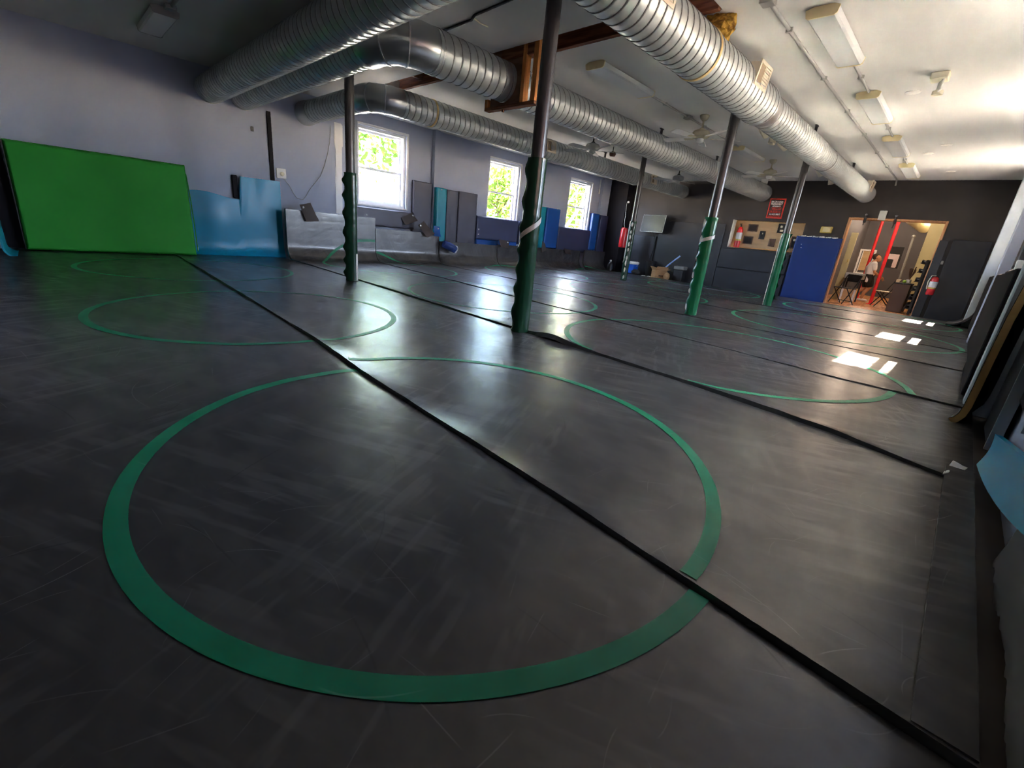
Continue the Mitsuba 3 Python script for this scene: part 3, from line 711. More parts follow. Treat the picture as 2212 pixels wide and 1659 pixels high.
# ------------------------------------------------------------------ ceiling lights, conduits, fans
def ceiling_light(label, x0, x1, y0, y1, along='x', group=None, cap='cap_yellowed'):
    key = thing('ceiling_light', label, 'ceiling light', group)
    L, W = (x1 - x0, y1 - y0) if along == 'x' else (y1 - y0, x1 - x0)
    cx, cy = (x0 + x1) / 2, (y0 + y1) / 2
    R = basis((cx, cy, H), (1, 0, 0), (0, 1, 0), (0, 0, 1)) if along == 'x' else basis((cx, cy, H), (0, 1, 0), (-1, 0, 0), (0, 0, 1))
    part(key, 'housing', mx(bx(-L / 2 + .012, L / 2 - .012, -W / 2 + .045, W / 2 - .045, -.045, -.001, .004), R), 'plastic_cream')
    prof = Polygon([(-W / 2, -.028), (-W / 2 + .012, -.072), (-W / 2 + .03, -.085), (W / 2 - .03, -.085), (W / 2 - .012, -.072), (W / 2, -.028), (W / 2 - .05, -.022), (-W / 2 + .05, -.022)])
    d = mx(extr(prof, L - .03), R @ basis((-L / 2 + .015, 0, 0), (0, 1, 0), (0, 0, 1), (1, 0, 0)))
    part(key, 'diffuser', d, 'diffuser', label='prismatic plastic cover')
    e = Polygon([(-W / 2 - .004, -.02), (-W / 2 + .008, -.076), (-W / 2 + .03, -.09), (W / 2 - .03, -.09), (W / 2 - .008, -.076), (W / 2 + .004, -.02), (W / 2 - .05, -.002), (-W / 2 + .05, -.002)])
    for s in (-1, 1):
        m = mx(extr(e, .014), R @ basis((s * (L / 2 - .007) - .007, 0, 0), (0, 1, 0), (0, 0, 1), (1, 0, 0)))
        part(key, 'end_cap', m, cap, label='yellowed end cap' if cap == 'cap_yellowed' else None)
    return key
for i, (a, b) in enumerate(((5.15, 6.48), (7.70, 9.04), (10.2, 11.62), (12.7, 14.15))):
    ceiling_light('unlit fluorescent ceiling light in the right-hand row, ' + ('nearest the camera', 'second from the camera', 'third from the camera', 'farthest, by the far wall')[i], a, b, 1.475, 1.735)
ceiling_light('unlit fluorescent ceiling light beyond the middle post, above the middle duct', 5.26, 6.55, 3.97, 4.26)
ceiling_light('unlit fluorescent ceiling light between the two white ceiling fans', 10.35, 11.65, 4.0, 4.26)
ceiling_light('dim ceiling light alone over the green crash mat corner', 1.32, 1.60, 7.72, 8.80, along='y', cap='conduit_grey')
def pipe(label, pts, r=.013, boxes=(), mat='conduit_grey'):
    key = thing('conduit', label, 'conduit')
    part(key, 'pipe', tube(pts, r, 10), mat, smooth=40)
    for p in boxes: part(key, 'junction_box', bx(p[0] - .055, p[0] + .055, p[1] - .055, p[1] + .055, H - .05, H - .001, .004), mat)
    for q0, q1 in zip(pts[:-1], pts[1:]):
        q0, q1 = np.array(q0), np.array(q1); d = np.linalg.norm(q1 - q0)
        for t in np.arange(.6, d - .3, 1.5): 
            c = q0 + (q1 - q0) * t / d; part(key, 'clip', bx(c[0] - .012, c[0] + .012, c[1] - .03, c[1] + .03, c[2] - r - .004, H - .001 if c[2] > H - .08 else c[2] + r), mat)
zc = H - .018
pipe('long grey conduit running from a box straight along the ceiling to the far wall', [(4.86, 1.95, zc), (14.72, 1.955, zc), (14.80, 1.955, zc - .03), (14.84, 1.955, zc - .12)], .017, [(4.80, 1.95)])
pipe('conduit linking the right-hand row of ceiling lights', [(6.49, 1.60, zc), (7.69, 1.60, zc)], .014)
pipe('conduit linking the second and third light of the right-hand row', [(9.05, 1.60, zc), (10.19, 1.60, zc)], .014)
pipe('conduit linking the third and last light of the right-hand row', [(11.63, 1.60, zc), (12.69, 1.60, zc)], .014)
pipe('conduit running from the light beyond the middle post to the farther light', [(6.56, 4.13, zc), (10.34, 4.13, zc)], .014, [(7.98, 4.13)])
pipe('conduit at the dim corner light running toward the camera', [(1.50, 7.71, zc), (1.46, 3.2, zc)], .016, [(1.49, 7.60)])
key = thing('ceiling_cable', 'black cable across the ceiling left of the wooden frame, yellow loose end', 'cable')
part(key, 'sheath', tube([(3.66, 5.2, H - .012), (3.655, 4.62, H - .012), (3.60, 4.5, H - .012), (3.55, 3.4, H - .012)], .013, 8), 'black_plastic', smooth=40)
part(key, 'loose_end', tube([(3.64, 4.57, H - .01), (3.74, 4.58, H - .02), (3.85, 4.57, H - .02)], .008, 8), 'plastic_cream', smooth=40, label='yellowish loose end')

def fan(label, x, y, zm, rot, white=True, seed=0):
    key = thing('ceiling_fan', label, 'ceiling fan')
    m = 'fan_cream' if white else 'fan_grey'
    part(key, 'canopy', lathe([(.001, H - .001), (.075, H - .001), (.075, H - .02), (.055, H - .06), (.03, H - .08), (.018, H - .085)], (x, y, 0), seg=28), m, smooth=35)
    part(key, 'downrod', lathe([(.015, H - .08), (.015, zm + .10), (.035, zm + .09), (.05, zm + .07)], (x, y, 0), seg=16), m if white else 'iron_dark', smooth=35)
    part(key, 'motor', lathe([(.001, zm + .075), (.06, zm + .07), (.125, zm + .045), (.14, zm + .02), (.14, zm - .035), (.12, zm - .055), (.07, zm - .065), (.001, zm - .066)], (x, y, 0), seg=36), m, smooth=30)
    part(key, 'switch_cup', lathe([(.055, zm - .064), (.065, zm - .075), (.06, zm - .115), (.035, zm - .13), (.001, zm - .132)], (x, y, 0), seg=24), 'plastic_white' if white else 'fan_grey', smooth=35)
    for i in range(5):
        a = rot + 2 * math.pi * i / 5; e = np.array([math.cos(a), math.sin(a), 0]); nrm = np.array([-math.sin(a), math.cos(a), 0]); tl = .2
        up = np.array([-math.sin(a) * -math.sin(tl), math.cos(a) * -math.sin(tl), math.cos(tl)]); ey = np.cross(up, e)
        M = basis((x, y, zm - .06), e, ey, up)
        bl = Polygon([(.20, -.05), (.26, -.062), (.60, -.072), (.64, -.05), (.64, .05), (.60, .072), (.26, .062), (.20, .05)])
        b = part(key, 'blade', mx(extr(bl, .007), M), 'plastic_white' if white else 'fan_grey')
        part(b, 'blade_iron', mx(extr(Polygon([(.11, -.018), (.21, -.03), (.27, -.035), (.27, .035), (.21, .03), (.11, .018)]), .006), M @ basis((0, 0, -.007), (1, 0, 0), (0, 1, 0), (0, 0, 1))), m)
    return key
fan('nearer white ceiling fan between the middle and the near duct', 8.04, 3.87, 2.78, .35)
fan('farther white ceiling fan near the far wall', 11.94, 3.92, 2.79, .15)
fan('grey ceiling fan between the middle duct and the window-side duct, the nearer one', 8.15, 6.15, 2.72, .5, False)
fan('grey ceiling fan by the far end of the middle duct', 12.1, 6.2, 2.72, 1.0, False)

# spot heads, exit light, discs
def spot(label, x, y, aim, front, group):
    key = thing('spotlight', label, 'spotlight', group)
    d = np.array(aim, float); d /= np.linalg.norm(d); c = np.array([x, y, 2.925])
    part(key, 'can', lathe([(.001, -.11), (.045, -.105), (.06, -.08), (.062, .09), (.055, .09), (.05, .06)], c, d, 24), 'vent_cream', smooth=35)
    part(key, 'lamp_face', lathe([(.051, .06), (.001, .062)], c, d, 24), front)
    part(key, 'arm', tube([c - d * .02 + np.array([0, 0, .05]), (x, y, H - .02)], .010, 8), 'vent_cream', smooth=40)
    part(key, 'mount', lathe([(.001, H - .028), (.045, H - .028), (.045, H - .001)], (x, y, 0), seg=20), 'vent_cream', smooth=30)
    return key
spot('first spotlight from the camera in the trio below the near duct, red-fronted', 8.80, 3.14, (.8, -.3, -.45), 'red_sign', 'spotlights under the near duct')
spot('middle spotlight of the trio below the near duct, pointing down', 9.30, 3.14, (-.2, .1, -1), 'bezel_grey', 'spotlights under the near duct')
spot('third spotlight of the trio below the near duct, black-fronted', 9.88, 3.14, (.8, -.4, -.4), 'black_plastic', 'spotlights under the near duct')
spot('fourth spotlight, copper-fronted, near the far end of the near duct', 12.8, 3.14, (.5, -.4, -.7), 'orange_wood', 'spotlights under the near duct')
spot('last spotlight near the far end of the near duct, pointing down', 14.0, 3.14, (-.1, -.2, -1), 'plastic_white', 'spotlights under the near duct')
key = thing('emergency_light', 'small white emergency lamp on the ceiling right of the light row', 'emergency light')
part(key, 'box', bx(7.28, 7.46, .82, .98, H - .07, H - .001, .008), 'plastic_cream')
for i in range(4):
    part(key, 'tube', tube([(7.33 + .035 * i, .86 + .012 * i, H - .071), (7.33 + .035 * i, .86 + .012 * i, H - .17), (7.345 + .035 * i, .875 + .012 * i, H - .185)], .012, 10), 'plastic_white', smooth=40)
part(key, 'lamp_base', lathe([(.001, -.02), (.05, -.02), (.05, .02), (.001, .02)], (7.39, .88, H - .19), seg=20), 'plastic_cream', smooth=30)
for (x, y, l) in ((7.96, 1.19, 'round white ceiling disc beside the emergency lamp'), (11.12, .96, 'round ceiling disc between emergency lamp and far wall, right one'), (11.81, 1.23, 'round ceiling disc between emergency lamp and far wall, left one'), (13.8, .97, 'round ceiling disc closest to the far wall')):
    solo('ceiling_disc', lathe([(.001, H - .012), (.06, H - .012), (.078, H - .006), (.08, H - .001)], (x, y, 0), seg=28), 'plastic_white', l, 'ceiling disc', smooth=30)
key = thing('wall_speaker', 'small dark box light hanging below the middle duct by the grey fan', 'ceiling lamp')
part(key, 'body', lathe([(.001, -.05), (.06, -.045), (.08, 0), (.06, .045), (.001, .05)], (9.76, 6.76, 2.90), seg=8), 'frame_brown')
part(key, 'stem', tube([(9.76, 6.76, 2.945), (9.76, 6.76, H - .002)], .008, 8), 'iron_dark')

# ------------------------------------------------------------------ along the window wall
def cushion(x0, x1, y0, y1, z0, z1, bulge=.012, n=22, lean=0.0, seed=0, wr=.004):
    """an upholstered slab in the xz plane; front face at y0 (towards the room)"""
    t_ = np.linspace(0, 1, n - 8); f_ = np.array([0, .3, .6, 1.0]);
    def edge_grid(L):
        a = min(.035 / max(L, .1), .2); return np.unique(np.concatenate([f_ * a, np.linspace(a, 1 - a, n - 6), 1 - f_ * a]))
    x, z = edge_grid(x1 - x0), edge_grid(z1 - z0); n = len(x)
    X, Z = np.meshgrid(x, z, indexing='ij')
    ew = .035 / max(x1 - x0, .1); eh = .035 / max(z1 - z0, .1)
    e = np.minimum.reduce([X / ew, (1 - X) / ew, Z / eh, (1 - Z) / eh]).clip(0, 1); e = 1 - (1 - e) ** 2
    px = x0 + (x1 - x0) * X; pz = z0 + (z1 - z0) * Z
    wrk = wr * (npn(px * 9, pz * 5, seed) - .5) * 2
    front = y0 - bulge * (e - 1) * -1 * -1 - wrk * e + lean * Z - bulge * (e - 1)
    G = np.stack([px, front, pz], -1)
    V = G.reshape(-1, 3); Bk = V.copy(); Bk[:, 1] = (np.full(n * n, y1) + (lean * Z).ravel())
    o = n * n; idx = np.arange(o).reshape(n, n)
    a, b, c, d = idx[:-1, :-1].ravel(), idx[1:, :-1].ravel(), idx[1:, 1:].ravel(), idx[:-1, 1:].ravel()
    f = np.vstack([np.c_[a, b, c], np.c_[a, c, d]]); F = [f, f[:, ::-1] + o]
    for ed in (idx[:, 0], idx[::-1, -1], idx[0, ::-1], idx[-1, :]):
        F.append(np.vstack([np.c_[ed[:-1], ed[:-1] + o, ed[1:] + o], np.c_[ed[:-1], ed[1:] + o, ed[1:]]]))
    return trimesh.Trimesh(np.vstack([V, Bk]), np.vstack(F), process=False)

def wall_pad(label, x0, x1, z0, z1, mat, y0=9.97, y1=10.045, bolts=(), seed=1, name='wall_pad', cat_='wall pad', seams=(), **kw):
    key = thing(name, label, cat_)
    part(key, 'cover', cushion(x0, x1, y0, y1, z0, z1, seed=seed, **kw), mat, smooth=40)
    for (bx_, bz) in bolts:
        part(key, 'bolt', lathe([(.001, .016), (.014, .013), (.02, 0)], (bx_, y0 + .001 + (kw.get('lean', 0) * (bz - z0) / (z1 - z0)), bz), (0, -1, 0), 14), 'bolt_white', smooth=40)
    for xs_ in seams:
        part(key, 'seam', bx(xs_ - .006, xs_ + .006, y0 - .006, y0 + .02, z0 + .01, z1 - .01, .003), 'vinyl_black')
    return key

# the big green crash mat
gk = thing('crash_mat', 'huge bright green crash mat leaning on the wall at the far left', 'crash mat')
part(gk, 'cover', cushion(-.20, 1.83, 9.50, 9.80, .012, 1.44, bulge=.03, n=50, lean=.10, seed=3, wr=.005), 'vinyl_green', smooth=45)
part(gk, 'side_panel', bx(-.215, -.198, 9.57, 9.83, .02, 1.42, .004), 'vinyl_black', label='black end panel')
part(gk, 'zipper', tube([(1.822, 9.60, 1.30), (1.838, 9.56, .9), (1.845, 9.53, .45), (1.845, 9.505, .08)], .008, 8), 'vinyl_green', smooth=40)
part(gk, 'tag', bx(1.846, 1.853, 9.50, 9.53, .10, .15, .002), 'bolt_white', label='white tag')
solo('dark_board', mx(extr(Polygon([(-.44, .01), (-.215, .01), (-.23, 1.32), (-.44, 1.28)]), .05), basis((0, 9.84, 0), (1, 0, 0), (0, 0, 1), (0, -1, 0))), 'strip_black', 'black board standing left of the green crash mat', 'board')
# the blue mat bent up the wall
def blue_mat():
    xs = np.linspace(1.86, 3.40, 48); ts = np.linspace(0, 1, 40); G = np.zeros((48, 40, 3))
    for i, x in enumerate(xs):
        top = 1.05 + .03 * math.sin((x - 1.86) * 6) - .02 * math.sin(x * 3) if x < 2.70 else 1.40 + .015 * (x - 2.7)
        L = top
        for j, t in enumerate(ts):
            z = L * t
            y = 9.93 - .10 * math.exp(-z / .10) + .03 * math.sin(math.pi * t) * -(.6 + .5 * math.sin((x - 1.86) * 3.2)) + .025 * math.exp(-((x - 2.75 - .25 * (z - .7)) / .22) ** 2) * (z > .05)
            y += .05 * math.exp(-((x - 1.9) / .25) ** 2) * 0 + .012 * (npn(x * 3, z * 3, 5) - .5)
            G[i, j] = (x, min(y, 9.985), .006 + z)
    return sheet(G, .035)
bk = thing('bent_mat', 'glossy blue mat bent up the wall between green crash mat and window wall', 'blue mat')
part(bk, 'sheet', blue_mat(), 'vinyl_blue', smooth=35)
part(bk, 'back_strip', bx(2.60, 2.68, 9.99, 10.03, 1.03, 1.42, .004), 'strip_black', label='black strip behind its raised part')
part(bk, 'bolt', lathe([(.001, .02), (.014, .016), (.02, 0)], (2.06, 9.945, .985), (0, -1, 0), 14), 'bolt_white', smooth=40)
solo('wall_hole_plate', bx(2.985, 3.04, YW - .012, YW - .001, 2.21, 2.29, .003), 'black_plastic', 'tiny black box on the grey wall above the blue mat', 'wall box')
sk = thing('wall_socket', 'pale outlet box on the wall beside the black board above the blue mat', 'outlet box')
part(sk, 'plate', bx(3.38, 3.56, YW - .03, YW - .001, 1.48, 1.66, .008), 'plastic_white')
part(sk, 'socket', lathe([(.001, .055), (.03, .05), (.04, 0)], (3.48, YW - .03, 1.56), (0, -1, 0), 18), 'plastic_cream', smooth=35)
solo('wall_cable', tube([(x, YW - .012, z) for x, z in ((3.50, 1.50), (3.54, 1.45), (3.62, 1.36), (3.68, 1.24), (3.74, 1.16), (3.86, 1.135), (3.93, 1.22), (3.99, 1.33), (4.12, 1.49), (4.24, 1.64), (4.33, 1.86), (4.40, 2.07), (4.46, 2.35), (4.48, 2.62))], .005, 6), 'conduit_grey', 'thin cable looping down the grey wall left of the first window', 'cable', smooth=40)
# low ledge and pads below window 1
wall_pad('pale grey padded ledge right below the first window', 4.92, 6.47, .76, 1.15, 'vinyl_slate', y0=9.93, bolts=((5.21, .98),), seed=4, bulge=.02, wr=.002)
wall_pad('tall dark grey wall pad right of the first window', 6.43, 6.97, .60, 1.88, 'vinyl_slate', y0=9.955, seed=6)
def flap(label, pts, y, bolt, mat='rubber_brown'):
    key = thing('rubber_flap', label, 'rubber flap')
    c = np.mean(pts, 0); n = 10; p = np.array(pts)
    G = np.array([[((1 - u) * (1 - v)) * p[0] + u * (1 - v) * p[1] + u * v * p[2] + (1 - u) * v * p[3] for v in np.linspace(0, 1, n)] for u in np.linspace(0, 1, n)])
    u, v = np.meshgrid(np.linspace(0, 1, n), np.linspace(0, 1, n), indexing='ij')
    Y = y - .05 * v ** 1.5 - .01 * np.sin(u * 3)
    part(key, 'sheet', sheet(np.stack([G[..., 0], Y, G[..., 1]], -1), .012, flip=True), mat, smooth=40)
    if bolt: part(key, 'bolt', lathe([(.001, .02), (.015, .017), (.022, -.012)], (bolt[0], y - .022, bolt[1]), (0, -1, 0), 14), 'bolt_white', smooth=40)
flap('brown rubber flap tilted on the curled mat left of the first post', [(3.62, 1.03), (3.83, 1.09), (3.97, .76), (3.72, .73)], 9.585, (3.68, .99))
flap('upper brown rubber flap of the pair below the first window', [(6.07, 1.0), (6.36, 1.15), (6.50, .98), (6.16, .85)], 9.90, (6.38, 1.08))
flap('lower brown rubber flap of the pair, hanging over the curled mat', [(6.33, .88), (6.48, .98), (6.78, .72), (6.57, .61)], 9.575, (6.39, .87))
flap('small royal blue flap beside the pilaster', [(6.81, .90), (6.97, .89), (6.985, .66), (6.79, .67)], 9.60, (6.92, .84), 'vinyl_royal')
# the run of pads beyond the pilaster
wall_pad('narrow teal wall pad on the pilaster, standing taller than the curled mats', 7.0, 7.31, .06, 1.80, 'vinyl_teal', y0=9.80, y1=9.925, bolts=((7.13, 1.76),), seed=8, wr=.002)
wall_pad('left one of two grey wall pads beside the teal pad, its edge sagging in folds', 7.38, 7.75, .50, 1.80, 'vinyl_slate', y0=9.90, seed=9, wr=.012)
wall_pad('right one of two grey wall pads beside the teal pad', 7.765, 8.40, .50, 1.81, 'vinyl_slate', y0=9.90, seed=10)
wall_pad('slate blue wall pad below the second window', 8.42, 10.05, .67, 1.275, 'vinyl_indigo', y0=9.90, bolts=((8.5, .93), (8.5, .80)), seed=11, wr=.006)
wall_pad('royal blue strip showing below the pad of the second window', 8.48, 10.08, .50, .675, 'vinyl_royal', y0=9.935, seed=12)
wall_pad('teal wall pad left of the third window behind the middle post', 10.9, 11.26, .10, 1.79, 'vinyl_teal', y0=9.93, seed=13, wr=.002)
wall_pad('royal blue wall pad left of the third window', 11.275, 11.92, .58, 1.79, 'vinyl_royal', y0=9.90, seed=14, wr=.002)
wall_pad('dark blue wall pad below the third window', 11.95, 13.70, .52, 1.28, 'vinyl_indigo', y0=9.92, seed=15, wr=.004)
wall_pad('royal blue wall pad right of the third window', 13.71, 14.10, .62, 1.86, 'vinyl_royal', y0=9.90, seed=16, wr=.002)
wall_pad('dark indigo wall pad in the corner beyond the third window', 14.13, 14.60, .55, 1.84, 'vinyl_indigo', y0=9.86, y1=9.945, seed=17)
wall_pad('slate wall pad between second window and middle post', 10.12, 10.86, .62, 1.28, 'vinyl_indigo', y0=9.92, seed=18)
flap('brown rubber flap on the curled mats below the second window', [(9.0, .72), (9.38, .70), (9.36, .50), (9.05, .52)], 9.575, (9.32, .66))
flap('rounded brown rubber flap on the curled mats below the third window', [(11.95, .62), (12.3, .58), (12.3, .44), (12.0, .46)], 9.60, None)
flap('dark rubber flap sticking up beside the teal pad behind the middle post', [(10.86, .78), (11.0, .70), (11.02, .52), (10.8, .45)], 9.60, None)
ck = thing('rolled_cloth', 'dark navy cloth roll with a white stripe at the foot of the teal pad', 'cloth roll')
part(ck, 'roll', tube([(7.02, 9.47, .50), (7.2, 9.44, .44), (7.36, 9.43, .38)], [.085, .10, .09], 16), 'vinyl_navy', smooth=50)
part(ck, 'stripe', tube([(7.345, 9.432, .385), (7.375, 9.43, .373)], [.100, .099], 16), 'bolt_white', smooth=30, label='white stripe')
solo('tube_light', lathe([(.022, 0), (.022, .46), (.001, .465)], (13.98, YW - .05, 2.98), (0.02, 0, -1), 14), 'plastic_white', 'white tube hanging below the duct right of the third window', 'white tube', smooth=40)

# ------------------------------------------------------------------ far wall
# tan pass-through
pt = thing('pass_through', 'tan plywood-lined opening in the black wall with pictures inside', 'wall niche')
NB = XF + .30
part(pt, 'back_board', bx(NB, NB + .02, NI[0] - .02, NI[1] + .05, NI[2] - .1, NI[3] + .1), 'ply_tan')
part(pt, 'lining', cat(bx(XF + .142, NB - .001, NI[1], NI[1] + .02, NI[2], NI[3]), bx(XF + .142, NB - .001, NI[0] - .02, NI[0], NI[2], NI[3])), 'ply_tan')
part(pt, 'lining', bx(XF + .142, NB - .001, NI[0] - .02, NI[1] + .02, NI[3], NI[3] + .02), 'ply_tan')
part(pt, 'sill', bx(XF - .03, NB - .001, NI[0] + .001, NI[1] - .36, NI[2] + .001, NI[2] + .03, .004), 'orange_wood', label='orange wooden sill')
part(pt, 'jamb', bx(XF - .02, XF + .14, NI[1] - .05, NI[1] - .001, NI[2] + .001, NI[3] - .001, .004), 'vent_cream', label='pale left jamb')
def picture(y, z, w, h, frame, inner, lab, light=None):
    key = thing('picture', lab, 'picture')
    part(key, 'frame', wall_x(sbox(y - w / 2, z - h / 2, y + w / 2, z + h / 2).difference(sbox(y - w / 2 + .03, z - h / 2 + .03, y + w / 2 - .03, z + h / 2 - .03)), NB - .025, .023), frame)
    part(key, 'print', bx(NB - .012, NB - .004, y - w / 2 + .025, y + w / 2 - .025, z - h / 2 + .025, z + h / 2 - .025), inner)
    for (dy, dz, ww, hh) in (light or ()):
        part(key, 'figure', bx(NB - .015, NB - .0125, y + dy - ww / 2, y + dy + ww / 2, z + dz - hh / 2, z + dz + hh / 2, .001), 'vent_cream')
picture(5.10, 1.79, .28, .21, 'frame_brown', 'black_soft', 'wide brown-framed picture in the upper left of the tan niche')
picture(5.16, 1.43, .27, .23, 'frame_brown', 'black_soft', 'brown-framed picture in the lower left of the tan niche')
picture(4.79, 1.60, .15, .23, 'black_plastic', 'black_plastic', 'small black picture with a white spot in the tan niche', ((0, .04, .03, .04),))
picture(4.31, 1.82, .20, .26, 'black_plastic', 'black_plastic', 'black picture with pale figures high in the tan niche', ((.01, .05, .06, .06), (-.01, -.06, .09, .05)))
picture(4.47, 1.41, .17, .22, 'frame_brown', 'frame_brown', 'dark brown plaque low in the tan niche')
picture(3.86, 1.46, .24, .33, 'frame_brown', 'black_soft', 'dark picture beside the royal blue mat in the tan niche', ((.02, .07, .10, .06),))
def extinguisher(label, x, y, z0, h, r, hose=True):
    key = thing('fire_extinguisher', label, 'fire extinguisher')
    part(key, 'cylinder', lathe([(.001, 0), (r * .9, 0), (r, .02), (r, h * .72), (r * .8, h * .80), (r * .35, h * .86), (.001, h * .86)], (x, y, z0), seg=24), 'red_gloss', smooth=40)
    part(key, 'label_plate', lathe([(r + .002, h * .35), (r + .002, h * .62)], (x, y, z0), seg=24), 'bolt_white', smooth=40, label='white label')
    part(key, 'label_stripe', lathe([(r + .0025, h * .28), (r + .0025, h * .35)], (x, y, z0), seg=24), 'yellow_case', smooth=40)
    part(key, 'valve', cat(lathe([(.022, h * .85), (.022, h * .94), (.001, h * .94)], (x, y, z0), seg=14), bx(x - .10, x + .03, y - .012, y + .012, z0 + h * .94, z0 + h * .97, .003), bx(x - .09, x + .02, y - .012, y + .012, z0 + h * .985, z0 + h, .003)), 'black_plastic')
    if hose: part(key, 'hose', tube([(x - .02, y, z0 + h * .9), (x - .06, y + r, z0 + h * .88), (x - .05, y + r + .03, z0 + h * .6), (x - .03, y + r + .012, z0 + h * .25)], .011, 8), 'plastic_cream' if hose == 'pale' else 'black_plastic', smooth=40)
    part(key, 'bracket', bx(x + r * .6, x + r + .03, y - .03, y + .03, z0 + h * .3, z0 + h * .6), 'black_plastic')
extinguisher('red fire extinguisher standing in the left end of the tan niche', 15.2, 5.42, 1.19, .70, .085, False)
extinguisher('red fire extinguisher with white label hung right of the door opening', 14.84, .60, .50, .50, .075, 'pale')

sg = thing('poster', 'red-bordered black poster with white and red lines of print above the tan niche', 'poster')
part(sg, 'board', bx(14.985, 14.998, 4.305, 4.725, 2.06, 2.60), 'red_sign')
part(sg, 'panel', bx(14.980, 14.986, 4.34, 4.69, 2.10, 2.565), 'black_plastic')
rg = np.random.RandomState(4)
for z, h, m, w in ((2.505, .042, 'bolt_white', .31), (2.45, .042, 'bolt_white', .30), (2.39, .036, 'bolt_white', .20), (2.325, .062, 'red_sign', .27), (2.245, .062, 'red_sign', .31), (2.175, .042, 'bolt_white', .28), (2.125, .034, 'red_sign', .31)):
    y = 4.515 + w / 2; glyphs = []
    while y > 4.515 - w / 2 + .01:      # the lines are too far away to read: blocks of strokes
        g = .016 + .014 * rg.rand()
        glyphs += [bx(14.9775, 14.9799, y - g, y, z - h / 2, z - h / 6), bx(14.9775, 14.9799, y - .008, y, z - h / 6, z + h / 2), bx(14.9775, 14.9799, y - g, y - g * .45, z + h * (.05 if rg.rand() > .5 else .25), z + h / 2)]
        y -= g + (.006 if rg.rand() > .25 else .016)
    part(sg, 'print_line', cat(*glyphs), m)
tv = thing('television', 'black flat television tilted on the dark wall', 'television')
def tvm():
    c = np.array((14.72, 8.13, 1.70)); ey = np.array((-.22, -.947, 0)); ey /= np.linalg.norm(ey); ez = np.array((.12, .04, 1)); ez = ez - ey * (ez @ ey); ez /= np.linalg.norm(ez); return basis(c, ey, ez, np.cross(ey, ez))
TV = tvm()
part(tv, 'body', mx(bx(-.50, .50, -.28, .28, -.05, -.004, .008), TV), 'black_plastic')
part(tv, 'screen', mx(bx(-.485, .485, -.255, .265, -.004, .002), TV), 'screen_black', label='glossy dark screen')
part(tv, 'bezel', mx(cat(bx(-.50, .50, -.282, -.256, -.004, .006, .002), bx(.486, .502, -.28, .28, -.004, .006, .002), bx(-.502, -.486, -.28, .28, -.004, .006, .002), bx(-.50, .50, .266, .282, -.004, .006, .002)), TV), 'bezel_grey')
part(tv, 'bracket', cat(tube([(14.75, 8.12, 1.7), (14.90, 8.15, 1.71), (14.995, 8.15, 1.71)], .025, 8), bx(14.982, 14.999, 8.05, 8.25, 1.60, 1.84)), 'iron_dark')
part(tv, 'cable', tube([(14.80, 8.10, 1.45), (14.94, 8.06, 1.2), (14.942, 8.06, .9), (14.942, 8.14, .5)], .008, 6), 'black_plastic', smooth=40)
# hanging red bag
rb = thing('punching_bag', 'red hanging bag on a chain in the black corner', 'punching bag')
part(rb, 'bag', lathe([(.001, .82), (.09, .82), (.12, .85), (.125, 1.1), (.12, 1.42), (.09, 1.48), (.001, 1.49)], (14.3, 8.93, 0), seg=24), 'red_gloss', smooth=40)
part(rb, 'chain', tube([(14.3, 8.93, 1.48), (14.36, 9.02, 1.62), (14.44, 9.08, 1.9), (14.46, 9.12, 2.3), (14.615, 9.14, 2.34)], .008, 6), 'conduit_grey', smooth=40)
part(rb, 'hook', lathe([(.001, -.03), (.035, -.02), (.035, .02), (.001, .02)], (14.603, 9.15, 2.345), (1, 0, 0), 14), 'bolt_white', smooth=30, label='white wall hook')
# royal blue mat standing by the door
nk = thing('standing_mat', 'royal blue mat standing upright between tan niche and door opening', 'standing mat')
m = cushion(-.545, .545, -.03, .03, 0, 1.70, seed=21, bulge=.012, wr=.005)
part(nk, 'cover', mx(m, basis((14.93, 3.23, -.065), (0, -1, 0), (1, 0, 0), (0, 0, 1))), 'vinyl_navy', smooth=40)
part(nk, 'torn_edge', mx(cat(*[bx(-.5 + .05 * i, -.47 + .05 * i + .02 * (i % 3), -.02, .02, 1.69, 1.708 + .006 * (i % 4), .002) for i in range(19)]), basis((14.93, 3.23, -.065), (0, -1, 0), (1, 0, 0), (0, 0, 1))), 'foam_white', label='frayed white top edge')
for (y, z) in ((3.60, 1.42), (3.58, 1.33)): part(nk, 'bolt', lathe([(.001, .016), (.012, .013), (.016, 0)], (14.91, y, z), (-1, 0, 0), 12), 'bolt_white', smooth=40)
ek = thing('emergency_sign', 'yellowed box above the royal blue mat, left of the door opening', 'emergency light')
part(ek, 'case', bx(14.93, 14.998, 2.99, 3.26, 1.75, 1.92, .012), 'yellow_case')
part(ek, 'face', bx(14.922, 14.931, 3.03, 3.20, 1.78, 1.90, .004), 'cap_yellowed')
# switch, card, brackets
solo('light_switch', bx(14.985, 14.998, .575, .70, 1.215, 1.295, .004), 'plastic_white', 'white switch plate on the black wall right of the door opening', 'light switch')
solo('card_sign', bx(14.96, 14.975, 1.945, 2.10, 2.137, 2.36, .002), 'plastic_white', 'blank white card standing on the door opening\'s top frame', 'card')
